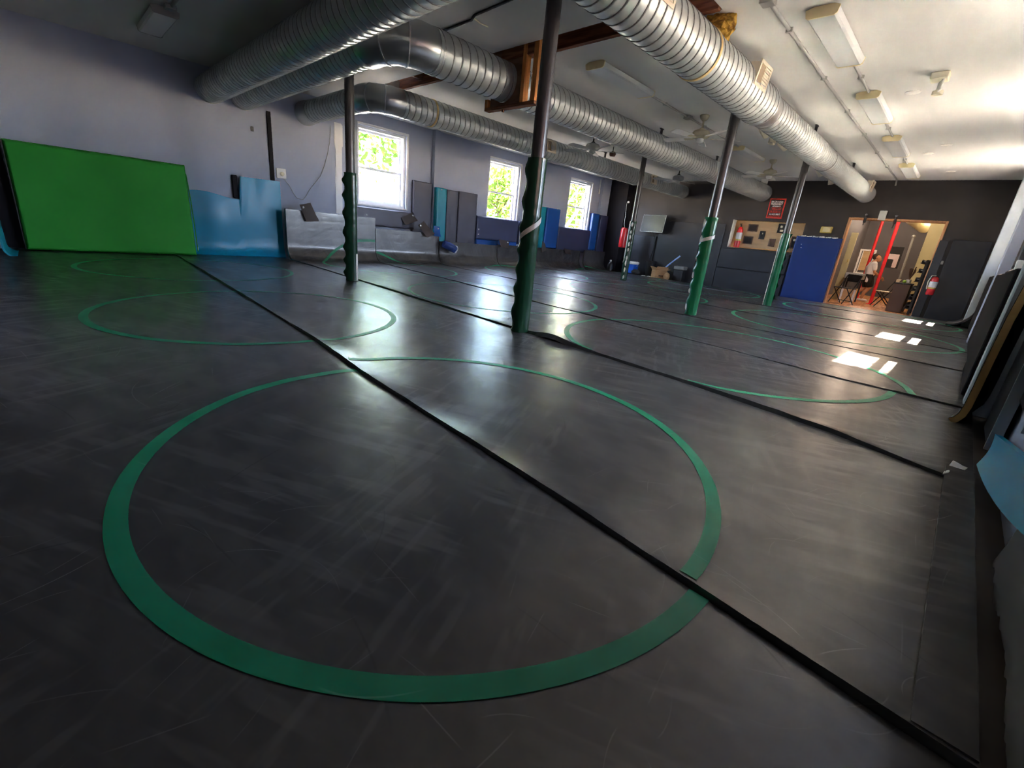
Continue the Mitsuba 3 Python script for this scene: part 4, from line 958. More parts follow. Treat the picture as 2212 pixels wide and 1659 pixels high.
# door trim
part('wall_far', 'door_jamb', bx(XF - .03, XF + .16, DO[1] - .002, DO[1] + .05, ZF, DO[2] + .05, .006), 'door_wood', label='wooden door jamb')
part('wall_far', 'door_jamb', bx(XF - .03, XF + .16, DO[0] - .05, DO[0] + .002, ZF, DO[2] + .05, .006), 'door_wood')
part('wall_far', 'door_head', bx(XF - .03, XF + .16, DO[0] + .002, DO[1] - .002, DO[2] - .002, DO[2] + .05, .006), 'door_wood')
for i, y in enumerate((2.35, 1.74)):
    k = thing('hanging_bracket', ('left' if i == 0 else 'right') + ' one of two dark hooks on the head of the door opening', 'bracket')
    part(k, 'arm', tube([(XF - .045, y, 2.24), (XF - .05, y, 2.12), (XF - .05, y + .01, 2.0 - .04 * i)], .013, 8), 'iron_dark', smooth=40)
    part(k, 'end', ellipsoid((XF - .05, y, 2.25), (.03, .03, .025), 2), 'bezel_grey', smooth=True)
    part(k, 'plate', bx(XF - .045, XF - .031, y - .03, y + .03, 2.06, 2.17), 'iron_dark')
# black rolls of mat curled in the right-hand corner
def corner_curl():
    prof = [(-.55 + .02, .35 - .0, .006)] ; G = []
    for x in np.linspace(12.9, 14.4, 20):
        row = []
        for t in np.linspace(0, 1, 18):
            a = t * 1.75
            y = .10 - .36 * math.sin(min(a, math.pi / 2)) ; z = .02 + .40 * (1 - math.cos(a))
            row.append((x + .25 * t * (1 if x > 13.6 else .6), y, z + .015 * math.sin(x * 3)))
        G.append(row)
    return sheet(np.array(G), .03, flip=True)
solo('curled_mat', corner_curl(), 'panel_black', 'black mat curled up in the right-hand far corner', 'curled mat', smooth=45)

# things on the floor below the television
ZM = 0.0
ck = thing('cooler', 'blue cooler with a white lid below the television', 'cooler')
part(ck, 'tub', bx(14.30, 14.62, 8.32, 8.78, .005, .31, .02), 'cooler_blue')
part(ck, 'lid', bx(14.285, 14.635, 8.305, 8.795, .312, .40, .025), 'plastic_white', label='white lid')
part(ck, 'handle', tube([(14.46, 8.30, .26), (14.46, 8.275, .34), (14.46, 8.30, .41)], .012, 8), 'plastic_white', smooth=40)
solo('dark_bag', (lambda m: (m.apply_translation((14.22, 8.16, .075)), m)[1])((lambda m: (setattr(m, 'vertices', m.vertices * np.array([.13, .16, .09]) + .03 * (np.stack([meshkit.fbm(m.vertices * 2 + s, 3, s) for s in (1, 2, 3)], -1) - .5)), m)[1])(trimesh.creation.icosphere(subdivisions=3))), 'black_soft', 'small black bag on the mat before the blue cooler', 'bag', smooth=50)
bin_ = thing('waste_bin', 'black bin standing between blue cooler and cardboard box', 'bin')
part(bin_, 'body', lathe([(.001, .0), (.14, .0), (.15, .02), (.175, .52), (.18, .54), (.165, .54), (.14, .03), (.001, .03)], (14.70, 7.92, -.065), seg=28), 'black_plastic', smooth=30)
part(bin_, 'bag_rim', lathe([(.182, .50), (.186, .55), (.16, .56)], (14.70, 7.92, -.065), seg=28), 'black_soft', smooth=30)
for i, (y, x) in enumerate(((7.99, 14.44), (7.80, 14.48))):
    k = thing('bottle', ('white bottle lying' if i == 0 else 'grey crumpled bottle') + ' on the floor before the black bin', 'bottle')
    part(k, 'body', mx(lathe([(.001, 0), (.032, .004), (.034, .12), (.015, .16), (.014, .175), (.001, .175)], seg=16), basis((x, y, -.034), (0, 0, 1), (1, 0, 0), (0, 1, 0)) if False else basis((x, y - .09, -.032), (0, 0, 1), (-1, 0, 0), (0, 1, 0)) @ np.eye(4)), 'plastic_white' if i == 0 else 'bezel_grey', smooth=40)
    part(k, 'cap', mx(lathe([(.001, .173), (.017, .173), (.017, .19), (.001, .19)], seg=14), basis((x, y - .09, -.032), (0, 0, 1), (-1, 0, 0), (0, 1, 0))), 'black_plastic', smooth=30)
cb_ = thing('cardboard_box', 'open cardboard box on the floor with its flaps up', 'cardboard box')
R = basis((14.46, 7.42, -.06), (.80, -.6, 0), (.6, .80, 0), (0, 0, 1))
for nm, a in (('side', (-.20, .20, -.155, -.15, 0, .30)), ('side', (-.20, .20, .15, .155, 0, .30)), ('side', (-.20, -.195, -.15, .15, 0, .30)), ('side', (.195, .20, -.15, .15, 0, .30)), ('bottom', (-.195, .195, -.15, .15, 0, .005))):
    part(cb_, nm, mx(bx(*a), R), 'cardboard')
for (p0, ax, L, w, tl) in (((-.20, 0, .30), 'x', -1, .30, .9), ((.20, 0, .30), 'x', 1, .30, .35), ((0, -.155, .30), 'y', -1, .40, 1.1), ((0, .155, .30), 'y', 1, .40, .5)):
    d = .13; o = np.array([L * math.cos(tl) * d if ax == 'x' else 0, L * math.cos(tl) * d if ax == 'y' else 0, math.sin(tl) * d])
    s = np.array([0, w / 2, 0]) if ax == 'x' else np.array([w / 2, 0, 0]); p0 = np.array(p0, float)
    G = np.array([[p0 - s, p0 - s + o], [p0 + s, p0 + s + o]])
    part(cb_, 'flap', mx(sheet(G, .005), R), 'cardboard')
part(cb_, 'print', mx(bx(-.08, .08, -.158, -.1555, .10, .14), R), 'frame_brown')
tb = thing('foam_tube', 'pale blue foam tube leaning out of the cardboard box', 'foam tube')
part(tb, 'tube', tube([(14.50, 7.36, .24), (14.62, 7.10, .56), (14.70, 6.92, .76)], .026, 14), 'tube_blue', smooth=40)
solo('paper_bag', (lambda m: (setattr(m, 'vertices', m.vertices * np.array([.07, .10, .13]) * (1 + .35 * (meshkit.fbm(m.vertices * 3, 3, 4)[:, None] - .5)) + np.array([14.36, 7.08, .07])), m)[1])(trimesh.creation.icosphere(subdivisions=3)), 'cardboard', 'crumpled orange-brown paper bag before the cardboard box', 'paper bag', smooth=30)
kb = thing('storage_tote', 'black tote with a pale lid right of the cardboard box', 'storage tote')
part(kb, 'tub', bx(14.64, 14.92, 6.70, 7.02, -.065, .32, .015), 'black_plastic')
part(kb, 'lid', bx(14.625, 14.935, 6.685, 7.035, .322, .44, .02), 'conduit_grey', label='pale grey lid')
dk_ = thing('dark_jug', 'black jug with a white cap on the floor in the black corner', 'jug')
part(dk_, 'body', lathe([(.001, 0), (.09, .01), (.10, .05), (.10, .22), (.05, .30), (.03, .32), (.001, .32)], (13.9, 9.02, .005), seg=20), 'black_plastic', smooth=35)
part(dk_, 'cap', lathe([(.035, .32), (.035, .38), (.001, .385)], (13.9, 9.02, .005), seg=16), 'plastic_white', smooth=30, label='white cap')

# ------------------------------------------------------------------ along the right wall
def foam_mat():
    prof = [(-.165, .02), (-.185, .035), (-.20, .065), (-.208, .12), (-.212, .25), (-.214, .45), (-.22, .7), (-.235, .95), (-.25, 1.05)]
    xs = np.linspace(4.12, 4.72, 14)
    return np.array([[(x, y - .16 * (x - 4.12), z) for (y, z) in prof] for x in xs])
fk = thing('foam_edged_mat', 'black mat standing along the right wall, its yellow foam edge facing the camera', 'standing mat')
FM = foam_mat()
part(fk, 'sheet', sheet(FM, .042, flip=True), 'vinyl_black', smooth=40)
_d = np.gradient(FM[0], axis=0); _n = np.stack([-.16 * np.ones(len(_d)), -np.ones(len(_d)), 0 * _d[:, 1]], 1) / math.hypot(.16, 1); _t = _d / np.linalg.norm(_d, axis=1, keepdims=True)
_n = np.cross(np.cross(_t, _n), _t); _n /= np.linalg.norm(_n, axis=1, keepdims=True)
ed = np.stack([FM[0] + (-.005, 0, 0) + _n * .003, FM[0] + (-.005, 0, 0) + _n * .040], 1)
part(fk, 'foam_edge', sheet(ed, .004, flip=True), 'foam_yellow', label='yellow foam edge')
wall_pad_r = lambda lab, x0, x1, y, z0, z1, mat, th=.04, nm='wall_pad': solo(nm, bx(x0, x1, y - th, y, z0, z1, .008), mat, lab, 'wall pad')
wall_pad_r('dark grey wall pad below the nearest sunny right-hand window', 5.15, 6.6, -.215, .012, 1.03, 'pad_matte')
wall_pad_r('dark brown wall pad on the right wall beyond the brown pilaster', 7.2, 9.8, -.245, .01, 1.03, 'pad_matte')
wall_pad_r('dark wall pad on the right wall before the pale far pilaster', 10.3, 13.25, -.245, .01, 1.03, 'pad_matte')
wall_pad_r('black wall pad on the right wall just before the foam-edged mat', 3.56, 4.10, -.335, .02, 1.14, 'pad_matte')
wall_pad_r('black wall pad on the right wall behind the foam-edged mat', 4.12, 4.80, -.388, .02, 1.14, 'pad_matte', .011)
wall_pad_r('brown-black wall pad on the right wall above the blue pad', 2.90, 3.53, -.368, .32, 1.12, 'pad_matte')
struct('trim_10', bx(3.54, 3.553, -.375, -.325, .02, 1.14), 'paint_pale', label='thin pale edge between wall pads')
struct('trim_11', bx(2.86, 2.885, -.375, -.345, .30, 1.10), 'paint_pale')
struct('trim_12', bx(2.66, 2.72, -.385, -.345, .30, 1.10), 'paint_pale')
wall_pad_r('black wall pad on the right wall nearest the camera', 1.1, 2.64, -.37, .36, 1.12, 'pad_matte', .025)
for i, (x, z) in enumerate(((6.74, .99), (6.74, 1.10))):
    k = thing('wall_box', ('lower' if i == 0 else 'upper') + ' one of two white boxes on the brown pilaster of the right wall', 'wall box')
    part(k, 'case', bx(6.68, 6.745, -.315, -.262, z - .045, z + .045, .006), 'plastic_white'); part(k, 'plug', bx(6.66, 6.679, -.262, -.245, z - .04, z - .01), 'black_plastic')
# blue pad bent from floor to wall
def blue_pad():
    A0, A1, A2 = np.array([3.22, -.298, .012]), np.array([2.55, -.315, .05]), np.array([1.85, -.335, .22])
    B0, B1, B2 = np.array([3.52, -.34, .125]), np.array([2.75, -.355, .24]), np.array([1.95, -.365, .36])
    q = lambda a, b, c, t: a * (1 - t) ** 2 + 2 * b * t * (1 - t) + c * t * t
    return sheet(np.array([[q(A0, A1, A2, t) * (1 - s) + q(B0, B1, B2, t) * s + np.array([0, -.012 * math.sin(math.pi * s), 0]) for s in np.linspace(0, 1, 10)] for t in np.linspace(0, 1, 30)]), .03, flip=False)
solo('bent_pad', blue_pad(), 'vinyl_blue', 'glossy blue pad bent against the right wall beside the mat edge', 'blue pad', smooth=40)
# worn grey slab beside the border
def slab():
    G = []
    for x in np.linspace(1.0, 2.15, 60):
        z0 = -.02 + .028 * meshkit.noise(np.array([x * 16, 1.0, 0]), 3) + .02 * meshkit.noise(np.array([x * 50, 1.0, 0]), 4)
        G.append([(x, -.335 - .03 * s - .006 * math.sin(x * 9 + s * 4), z0 + (.36 - z0) * s) for s in np.linspace(0, 1, 26)])
    return sheet(np.array(G), .03, flip=True)
solo('worn_slab', slab(), 'vinyl_worn', 'worn dark grey padding with a ragged lower edge in the lower right corner', 'wall padding', smooth=40)

# ------------------------------------------------------------------ the room beyond the door opening
RX0, RX1, RY0, RY1, RH = XF + .14, 23.5, .70, 3.5, 2.95
struct('wall_side_left', bx(RX0 + .02, RX1, RY1, RY1 + .1, ZF, RH), 'wall_dim', label='left wall of the room beyond the door')
struct('wall_side_right', bx(RX0 + .02, RX1, RY0 - .1, RY0, ZF, RH), 'wall_olive', label='right wall of the room beyond the door')
rw = sbox(RY0 - .1, ZF, RY1 + .1, RH)
struct('wall_end', wall_x(rw, RX1, .1), 'wall_dim', label='dark end wall of the room beyond the door')
struct('ceiling_side', bx(RX0 + .0, RX1 + .1, RY0 - .1, RY1 + .1, RH, RH + .1), 'paint_ceiling')
pl = thing('floor_side', 'orange-brown wooden floor', 'floor'); labels[pl] = {'kind': 'structure', 'label': 'orange-brown wooden floor beyond the door opening'}
for i in range(22):
    part(pl, 'plank', bx(XF - .30 if .8 <= RY0 - .1 + .14 * i <= 2.5 else RX0 + .02, RX1, RY0 - .1 + .14 * i + .002, RY0 - .1 + .14 * (i + 1) - .001, ZF + .001, ZF + .012, .002), 'floor_wood')
struct('trim_12b' if False else 'wall_closet', bx(17.6, 20.5, RY0 + .001, 1.24, ZF, RH - .001), 'wall_olive', label='olive corner wall')
# lamps: warm globes on the ceiling of that room
for i, (x, y) in enumerate(((16.3, 1.9), (18.8, 1.45), (21.5, 2.6))):
    key = thing('ceiling_lamp', ('warm lamp just inside the door opening', 'warm lamp lighting the duct beyond the door', 'warm lamp deep in the room beyond the door')[i], 'lamp')
    scene[f'{key}__globe'] = {**mikit.ply(ellipsoid((x, y, RH - .17), (.10, .10, .10), 3), {'type': 'diffuse', 'reflectance': {'type': 'rgb', 'value': [.8, .8, .8]}}, smooth=True),
                              'emitter': {'type': 'area', 'radiance': {'type': 'rgb', 'value': [1.3, 0.98, 0.72]}}}
    part(key, 'base', lathe([(.001, RH - .07), (.06, RH - .07), (.06, RH - .001)], (x, y, 0), seg=18), 'plastic_white')
k = thing('duct', 'pale duct in the room beyond the door, ending in a round cap', 'air duct')
part(k, 'run', spiral((18.0, 1.76, 2.50), (19.6, 1.50, 2.36), .16), 'plastic_cream', smooth=35)
part(k, 'cap', mx(lathe([(.165, 0), (.16, .05), (.10, .10), (.001, .12)], seg=24), basis((19.6, 1.50, 2.36), *(lambda t: (lambda n: (n[0], n[1], t))(frame_of(t)))(np.array([2.2, -.38, -.16]) / np.linalg.norm([2.2, -.38, -.16])))), 'plastic_cream', smooth=35)
part(k, 'branch', spiral((18.02, 1.74, 2.53), (18.3, 1.42, 2.60), .12), 'plastic_cream', smooth=35)
part(k, 'hanger', tube([(18.6, 1.66, 2.60), (18.6, 1.66, RH - .001)], .008, 8), 'iron_dark')
for i, (x, y) in enumerate(((17.6, 1.955), (20.4, 2.70))):
    key = thing('red_post', ('bright red post in front' if i == 0 else 'red post farther back, left of the first') + ' in the room beyond the door', 'post')
    part(key, 'shaft', lathe([(.045, ZF + .013), (.045, RH - .001)], (x, y, 0), seg=20), 'red_paint', smooth=True)
    part(key, 'foot', bx(x - .09, x + .09, y - .09, y + .09, ZF + .0125, ZF + .03, .004), 'red_paint')
# wall-mounted things on the far side
k = thing('side_window', 'white-framed window with a drawn tan blind beyond the door', 'window'); labels[k] = {'kind': 'structure', 'label': 'white-framed window with a tan blind in the room beyond the door'}
part(k, 'frame', wall_x(sbox(2.97, .75, 3.50, 1.72).difference(sbox(3.03, .81, 3.44, 1.66)), RX1 - .06, .059), 'paint_white')
part(k, 'blind', bx(RX1 - .03, RX1 - .02, 3.09, 3.38, .90, 1.66), 'ply_tan')
part(k, 'mullion', bx(RX1 - .05, RX1 - .031, 3.06, 3.09, .81, 1.66), 'paint_white'); part(k, 'mullion', bx(RX1 - .05, RX1 - .031, 3.38, 3.41, .81, 1.66), 'paint_white')
part(k, 'stool', bx(RX1 - .14, RX1 - .001, 2.95, 3.52, .71, .75, .004), 'paint_white')
k = thing('wall_board', 'black board with a pink-white angular emblem on the end wall beyond the door', 'wall board')
part(k, 'board', bx(RX1 - .02, RX1 - .001, 2.16, 2.60, 1.10, 1.90), 'black_soft')
part(k, 'emblem', wall_x(Polygon([(2.62, 1.62), (2.22, 1.62), (2.22, 1.12), (2.36, 1.12), (2.36, 1.42), (2.62, 1.42)]), RX1 - .04, .019), 'pink_white', label='pink-white angular emblem')
k = thing('white_pipe', 'slanting pale pipe at the olive corner beyond the door', 'pipe')
part(k, 'pipe', tube([(17.5, 1.50, 1.95), (17.55, 1.46, ZF + .02)], .03, 12), 'conduit_grey', smooth=40)
part(k, 'elbow', ellipsoid((17.5, 1.50, 1.95), (.045, .045, .045), 2), 'conduit_grey', smooth=True)
k = thing('side_board', 'pale vertical board on the left beyond the door', 'board')
part(k, 'board', bx(17.5, 17.55, 2.80, 2.97, ZF + .0125, 1.96, .006), 'wall_olive'); part(k, 'hook', tube([(17.49, 2.85, 1.1), (17.42, 2.83, 1.12), (17.40, 2.83, 1.18)], .012, 8), 'yellow_case', smooth=40)
k = thing('weight_rack', 'tall dark rack of dumbbells inside the right door jamb', 'rack')
for (x, y) in ((15.35, .88), (16.25, .88)): part(k, 'upright', bx(x - .025, x + .025, y - .025, y + .025, ZF + .0125, 1.30, .004), 'iron_dark')
for i in range(6):
    z = .08 + .225 * i
    part(k, 'shelf', bx(15.32, 16.28, .80, 1.0, z, z + .02, .003), 'iron_dark')
    for j in range(4):
        x = 15.44 + .23 * j; r = .035 + .006 * (5 - i)
        d = thing('dumbbell', f"dumbbell on the {('lowest', 'second', 'third', 'fourth', 'fifth', 'top')[i]} shelf of the dark rack", 'dumbbell', f"dumbbells on the {('lowest', 'second', 'third', 'fourth', 'fifth', 'top')[i]} rack shelf")
        part(d, 'grip', tube([(x, .83, z + .021 + r), (x, .99, z + .021 + r)], .014, 8), 'bezel_grey', smooth=40)
        for y in (.845, .97): part(d, 'head', lathe([(.001, -.02), (r, -.018), (r, .018), (.001, .02)], (x, y, z + .0215 + r), (0, 1, 0), 8), 'iron_dark')
def folding_chair(label, x, y, rz, seat='black_soft'):
    k = thing('folding_chair', label, 'chair'); c, s = math.cos(rz), math.sin(rz); M = basis((x, y, ZF + .013), (c, s, 0), (-s, c, 0), (0, 0, 1))
    part(k, 'seat', mx(bx(-.19, .19, -.20, .20, .43, .455, .01), M), seat)
    part(k, 'backrest', mx(bx(-.23, -.205, -.20, .20, .62, .82, .01), M), seat)
    for sy in (-.21, .21):
        part(k, 'leg', mx(tube([(.20, sy, .013), (-.06, sy, .45), (-.22, sy, .80)], .013, 8), M), 'iron_dark', smooth=40)
        part(k, 'leg', mx(tube([(-.22, sy * .93, .013), (.16, sy * .93, .44)], .013, 8), M), 'iron_dark', smooth=40)
    part(k, 'crossbar', mx(tube([(-.16, -.195, .09), (-.16, .195, .09)], .010, 8), M), 'iron_dark', smooth=40)
folding_chair('dark folding chair at the left of the door opening', 15.75, 2.42, 2.6)
folding_chair('dark folding chair in the middle of the door opening with a pale seat', 16.8, 1.62, 1.9, 'vent_cream')
k = thing('desk', 'black desk standing at the right inside the door opening', 'desk')
part(k, 'top', bx(15.55, 16.4, 1.03, 1.38, .66, .69, .005), 'black_soft')
part(k, 'side', bx(15.56, 15.60, 1.04, 1.37, ZF + .0125, .659, .004), 'frame_brown'); part(k, 'side', bx(16.35, 16.39, 1.04, 1.37, ZF + .0125, .659, .004), 'frame_brown')
part(k, 'modesty_panel', bx(15.601, 16.349, 1.05, 1.07, .1, .655, .003), 'black_soft')
solo('green_ball', ellipsoid((15.7, 1.20, .73), (.04, .04, .04), 3), 'lime_felt', 'lime green ball on the black desk', 'ball', smooth=True)
k = thing('flower_pot', 'pale pot with brown dried plant on the black desk', 'potted plant')
part(k, 'pot', lathe([(.001, .69), (.05, .69), (.06, .79), (.05, .79), (.001, .77)], (15.95, 1.14, .0005), seg=18), 'vent_cream', smooth=30)
rng = np.random.RandomState(6)
for i in range(9):
    a = rng.rand() * 6.28; q = np.array([15.95 + .11 * math.cos(a), 1.14 + .07 * math.sin(a), 1.0 + .12 * rng.rand()])
    part(k, 'stalk', tube([(15.95, 1.14, .77), (15.95 + .03 * math.cos(a), 1.14 + .03 * math.sin(a), .88), q], [.006, .009, .014], 6), 'frame_brown', smooth=40)
k = thing('white_cabinet', 'low white and tan cabinet under the window beyond the door', 'cabinet')
part(k, 'carcass', bx(16.7, 17.1, 2.30, 2.62, ZF + .0125, .36, .006), 'ply_tan'); part(k, 'trim', bx(16.68, 16.699, 2.28, 2.33, ZF + .0125, .37, .003), 'paint_white'); part(k, 'trim', bx(16.68, 16.699, 2.585, 2.635, ZF + .0125, .37, .003), 'paint_white')
k = thing('grey_bench', 'grey padded bench in the room beyond the door', 'bench')
part(k, 'pad', bx(17.2, 17.7, 2.30, 2.76, .62, .80, .02), 'bezel_grey')
for (x, y) in ((17.25, 2.35), (17.65, 2.35), (17.25, 2.71), (17.65, 2.71)): part(k, 'leg', bx(x - .02, x + .02, y - .02, y + .02, ZF + .0125, .62), 'iron_dark')

# the person: stooping, white T-shirt and black shorts, side-on
def hull(*sp):
    pts = []
    for c, r in sp:
        m = trimesh.creation.icosphere(subdivisions=2); pts.append(m.vertices * r + np.array(c))
    return manifold3d.Manifold.hull_points(np.vstack(pts))
def body(bones, q=.02, it=6):
    M = None
    for a in bones:
        h = hull(*a); M = h if M is None else M + h
    mm = M.refine_to_length(q).to_mesh(); t = trimesh.Trimesh(mm.vert_properties[:, :3], mm.tri_verts, process=True)
    return trimesh.smoothing.filter_taubin(t, iterations=it)
pk = thing('person', 'person in white T-shirt and black shorts stooping beyond the door opening', 'person')
# local frame: +f = facing (towards smaller y, away from the camera a little), r = person's right, up
PO = np.array((18.8, 2.36, ZF + .013)); fw = np.array((.35, -.94, 0)); fw /= np.linalg.norm(fw); rt = np.array((fw[1], -fw[0], 0))
def L(f, r, z): return tuple(PO + .94 * (fw * (f - .42 * max(0, z - .86) * (f > .08)) + rt * r + np.array((0, 0, z))))
hip = .86
skin = []
neck, head = L(.22, 0, 1.35), L(.33, 0, 1.47)
skin += [((L(.16, 0, 1.28), .062), (neck, .055)), ((neck, .055), (L(.30, 0, 1.42), .055))]
skin += [((L(.30, 0, 1.50), .085), (L(.345, 0, 1.46), .078), (L(.355, 0, 1.40), .052)), ((L(.375, 0, 1.445), .03), (L(.435, 0, 1.435), .012)), ((L(.38, 0, 1.39), .03), (L(.41, 0, 1.385), .016))]
for s in (-1, 1): skin += [((L(.30, s * .085, 1.46), .018), (L(.28, s * .09, 1.475), .012))]
skin += [((L(0, -.08, hip), .11), (L(0, .08, hip), .11)), ((L(0, 0, hip + .05), .125), (L(.10, 0, 1.12), .13)), ((L(.10, -.08, 1.14), .11), (L(.10, .08, 1.14), .11), (L(.17, -.11, 1.26), .07), (L(.17, .11, 1.26), .07))]
for s, kf, ff, kz in ((1, .10, -.04, .47), (-1, .02, -.24, .45)):
    hp, kn, an = L(0, s * .09, hip - .03), L(kf, s * .10, kz), L(ff, s * .10, .09)
    skin += [((hp, .092), (kn, .058)), ((kn, .058), (L((kf + ff) / 2 - .03, s * .10, .31), .055)), ((L((kf + ff) / 2 - .03, s * .10, .31), .055), (an, .036))]
for s, ef, ez, hf, hz in ((1, .12, 1.0, .30, .86), (-1, .20, 1.01, .36, .84)):
    sh, el, wr = L(.17, s * .175, 1.26), L(ef, s * .21, ez), L(hf, s * .17, hz)
    skin += [((sh, .055), (el, .040)), ((el, .040), (wr, .026))]
    d = np.array(wr) - np.array(el); d /= np.linalg.norm(d)
    pm = np.array(wr) + d * .05
    skin += [((wr, .025), (tuple(pm), .032))]
    for j in range(4):
        o = rt * (j - 1.5) * .018; p1 = pm + d * .045 + o; p2 = p1 + (d * .6 - np.array((0, 0, .8))) * (.035 + .006 * (1 if j in (1, 2) else 0))
        skin += [((tuple(pm + o * .9), .011), (tuple(p1), .009)), ((tuple(p1), .009), (tuple(p2), .008))]
    th = np.array(wr) + d * .02; skin += [((tuple(th), .013), (tuple(th + fw * .045 - np.array((0, 0, .01))), .010))]
scene[f'{pk}__body'] = mikit.ply(body(skin, .014, 4), 'skin', smooth=True)
shirt = [((L(0, -.09, hip + .06), .128), (L(0, .09, hip + .06), .128), (L(.09, -.09, 1.12), .125), (L(.09, .09, 1.12), .125)), ((L(.09, -.09, 1.12), .125), (L(.09, .09, 1.12), .125), (L(.17, -.13, 1.265), .075), (L(.17, .13, 1.265), .075))]
for s, ef, ez in ((1, .12, 1.0), (-1, .20, 1.01)):
    a, b = np.array(L(.17, s * .165, 1.265)), np.array(L(ef, s * .21, ez)); shirt += [((tuple(a), .078), (tuple(a + (b - a) * .62), .072))]
part(pk, 'shirt', body(shirt, .02, 4), 'cloth_white', smooth=True, label='white T-shirt')
shorts = [((L(0, -.09, hip + .02), .132), (L(0, .09, hip + .02), .132))]
for s, kf, kz in ((1, .10, .47), (-1, .02, .45)):
    a, b = np.array(L(0, s * .09, hip - .02)), np.array(L(kf, s * .10, kz)); shorts += [((tuple(a), .122), (tuple(a + (b - a) * .72), .105))]
part(pk, 'shorts', body(shorts, .02, 4), 'cloth_black', smooth=True, label='black shorts')
part(pk, 'towel', bx(*sorted((L(-.10, .16, 0)[0], L(-.04, .2, 0)[0])), *sorted((L(-.10, .16, 0)[1], L(-.04, .22, 0)[1])), .55, .86, .01), 'cloth_white', label='white cloth at the hip')
hair = body([((L(.275, 0, 1.515), .085), (L(.31, 0, 1.535), .072), (L(.255, 0, 1.47), .07))], .02, 3)
part(pk, 'hair', hair, 'hair_brown', smooth=True)
for s, ff in ((1, -.04), (-1, -.24)):
    part(pk, 'shoe', body([((L(ff - .04, s * .10, .045), .045), (L(ff + .07, s * .10, .04), .045), (L(ff + .17, s * .10, .03), .034))], .02, 2), 'cloth_white', smooth=True, label='pale shoe')

# ------------------------------------------------------------------ outside
struct('ground', bx(-60, 80, -60, 90, -3.7, -3.5), 'concrete_pale', label='pale ground far below the windows')
hk = thing('white_building', 'low white building seen through the lower half of the first window', 'building')
part(hk, 'wall', bx(6.6, 12.4, 21.0, 28.0, -3.5, 2.5), 'siding_white')
part(hk, 'roof', mx(extr(Polygon([(-.3, 0), (5.5, 0), (2.6, .9)]), 7.4), basis((6.7, 28.2, 2.5), (1, 0, 0), (0, 0, 1), (0, -1, 0))), 'siding_white')
part(hk, 'chimney', bx(10.95, 11.35, 21.6, 22.0, 2.6, 3.85), 'siding_white')
for i in range(3):
    w = part(hk, 'window', bx(8.0 + 1.5 * i, 8.8 + 1.5 * i, 20.95, 21.0, -1.5, .2, .01), 'paint_white'); part(w, 'pane', bx(8.08 + 1.5 * i, 8.72 + 1.5 * i, 20.94, 20.951, -1.4, .1), 'bezel_grey')
sk = thing('fire_stair', 'outdoor metal stair slanting across the third window', 'outdoor stair')
SA, SB = np.array((14.3, 0, .20)), np.array((16.6, 0, 2.75))        # foot and head of the flight
for dy in (11.7, 12.4):
    o = np.array((0, dy, 0))
    part(sk, 'stringer', tube([SA + o, SB + o], .055, 8), 'conduit_grey', smooth=40)
    part(sk, 'rail', tube([SA + o + (0, 0, 1.0), SB + o + (0, 0, 1.0)], .028, 8), 'conduit_grey', smooth=40)
for i in range(13):
    c = SA + (SB - SA) * i / 12; part(sk, 'tread', bx(c[0] - .12, c[0] + .12, 11.72, 12.38, c[2], c[2] + .04), 'paint_pale')
    if i % 4 == 0:
        for dy in (11.7, 12.4): part(sk, 'baluster', tube([c + (0, dy, 0), c + (0, dy, 1.0)], .015, 6), 'red_sign')
for c in (SA, SB): part(sk, 'post', bx(c[0] - .05, c[0] + .05, 12.0, 12.1, -3.5, c[2]), 'paint_pale')
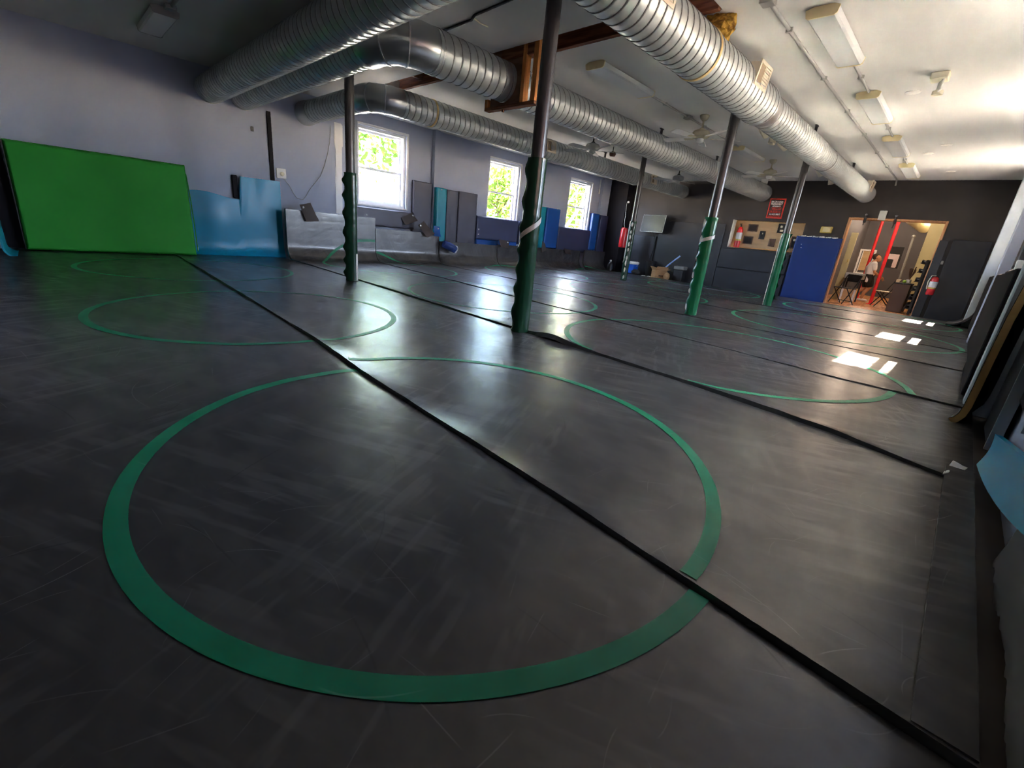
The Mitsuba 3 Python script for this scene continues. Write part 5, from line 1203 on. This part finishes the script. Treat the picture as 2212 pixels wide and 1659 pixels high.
def tree(label, x, y, zc, R, n, leaf, seed, ls=.20):
    rng = np.random.RandomState(seed); k = thing('tree', label, 'tree')
    part(k, 'trunk', tube([(x, y, -3.5), (x + .1, y, zc - R * .8), (x, y + .1, zc + R * .3)], [.22, .16, .06], 10), 'bark', smooth=50)
    C = rng.normal(size=(26, 3)); C /= np.linalg.norm(C, axis=1, keepdims=True); C = np.array([x, y, zc]) + C * R * (.45 + .45 * rng.rand(26, 1)) * np.array([1, 1, 1.15])
    for c in C[:9]: part(k, 'branch', tube([(x, y, zc - R * .5), (np.array([x, y, zc - R * .3]) + c) / 2, c], [.07, .045, .02], 6), 'bark', smooth=50)
    ctr = C[rng.randint(26, size=n)] + rng.normal(size=(n, 3)) * R * .22
    u = rng.normal(size=(n, 3)); u /= np.linalg.norm(u, axis=1, keepdims=True); w = np.cross(u, rng.normal(size=(n, 3))); w /= np.linalg.norm(w, axis=1, keepdims=True)
    s = ls * (.6 + .8 * rng.rand(n, 1)); V = np.stack([ctr - u * s, ctr + w * s * .45, ctr + u * s, ctr - w * s * .45], 1).reshape(-1, 3)
    b = np.arange(n)[:, None] * 4; F = np.vstack([b + np.array([[0, 1, 2]]), b + np.array([[0, 2, 3]])])
    part(k, 'foliage', trimesh.Trimesh(V, F, process=False), leaf, kind='stuff')
tree('leafy green tree filling the upper half of the first window', 8.6, 17.6, 4.9, 2.1, 4300, 'leaf_a', 1, .16)
tree('light green tree at the right edge of the first window', 13.2, 19.0, 2.6, 1.5, 2400, 'leaf_b', 2, .16)
tree('yellow-green tree behind the second window', 18.2, 19.6, 2.9, 2.0, 2800, 'leaf_b', 3, .17)
tree('green tree low behind the second window', 21.0, 22.2, .6, 1.4, 1200, 'leaf_a', 4)
tree('yellow-green tree behind the third window', 22.6, 17.0, 2.8, 1.9, 3000, 'leaf_b', 5, .16)
tree('green tree beyond the outdoor stair', 28.5, 22.5, 3.4, 2.6, 2600, 'leaf_a', 6)

tree('tall street tree outside the nearest right-hand window, hiding the sun from it', 2.32, -4.0, 9.2, 1.8, 6000, 'leaf_a', 9, .22)
nk = thing('neighbour_building', 'brick building standing across from the nearest right-hand window', 'building')
part(nk, 'wall', bx(-9.0, 5.3, -14.0, -6.6, -3.5, 5.5), 'brick_far')
part(nk, 'coping', bx(-9.1, 5.4, -14.1, -6.5, 5.501, 5.65, .02), 'concrete_pale')
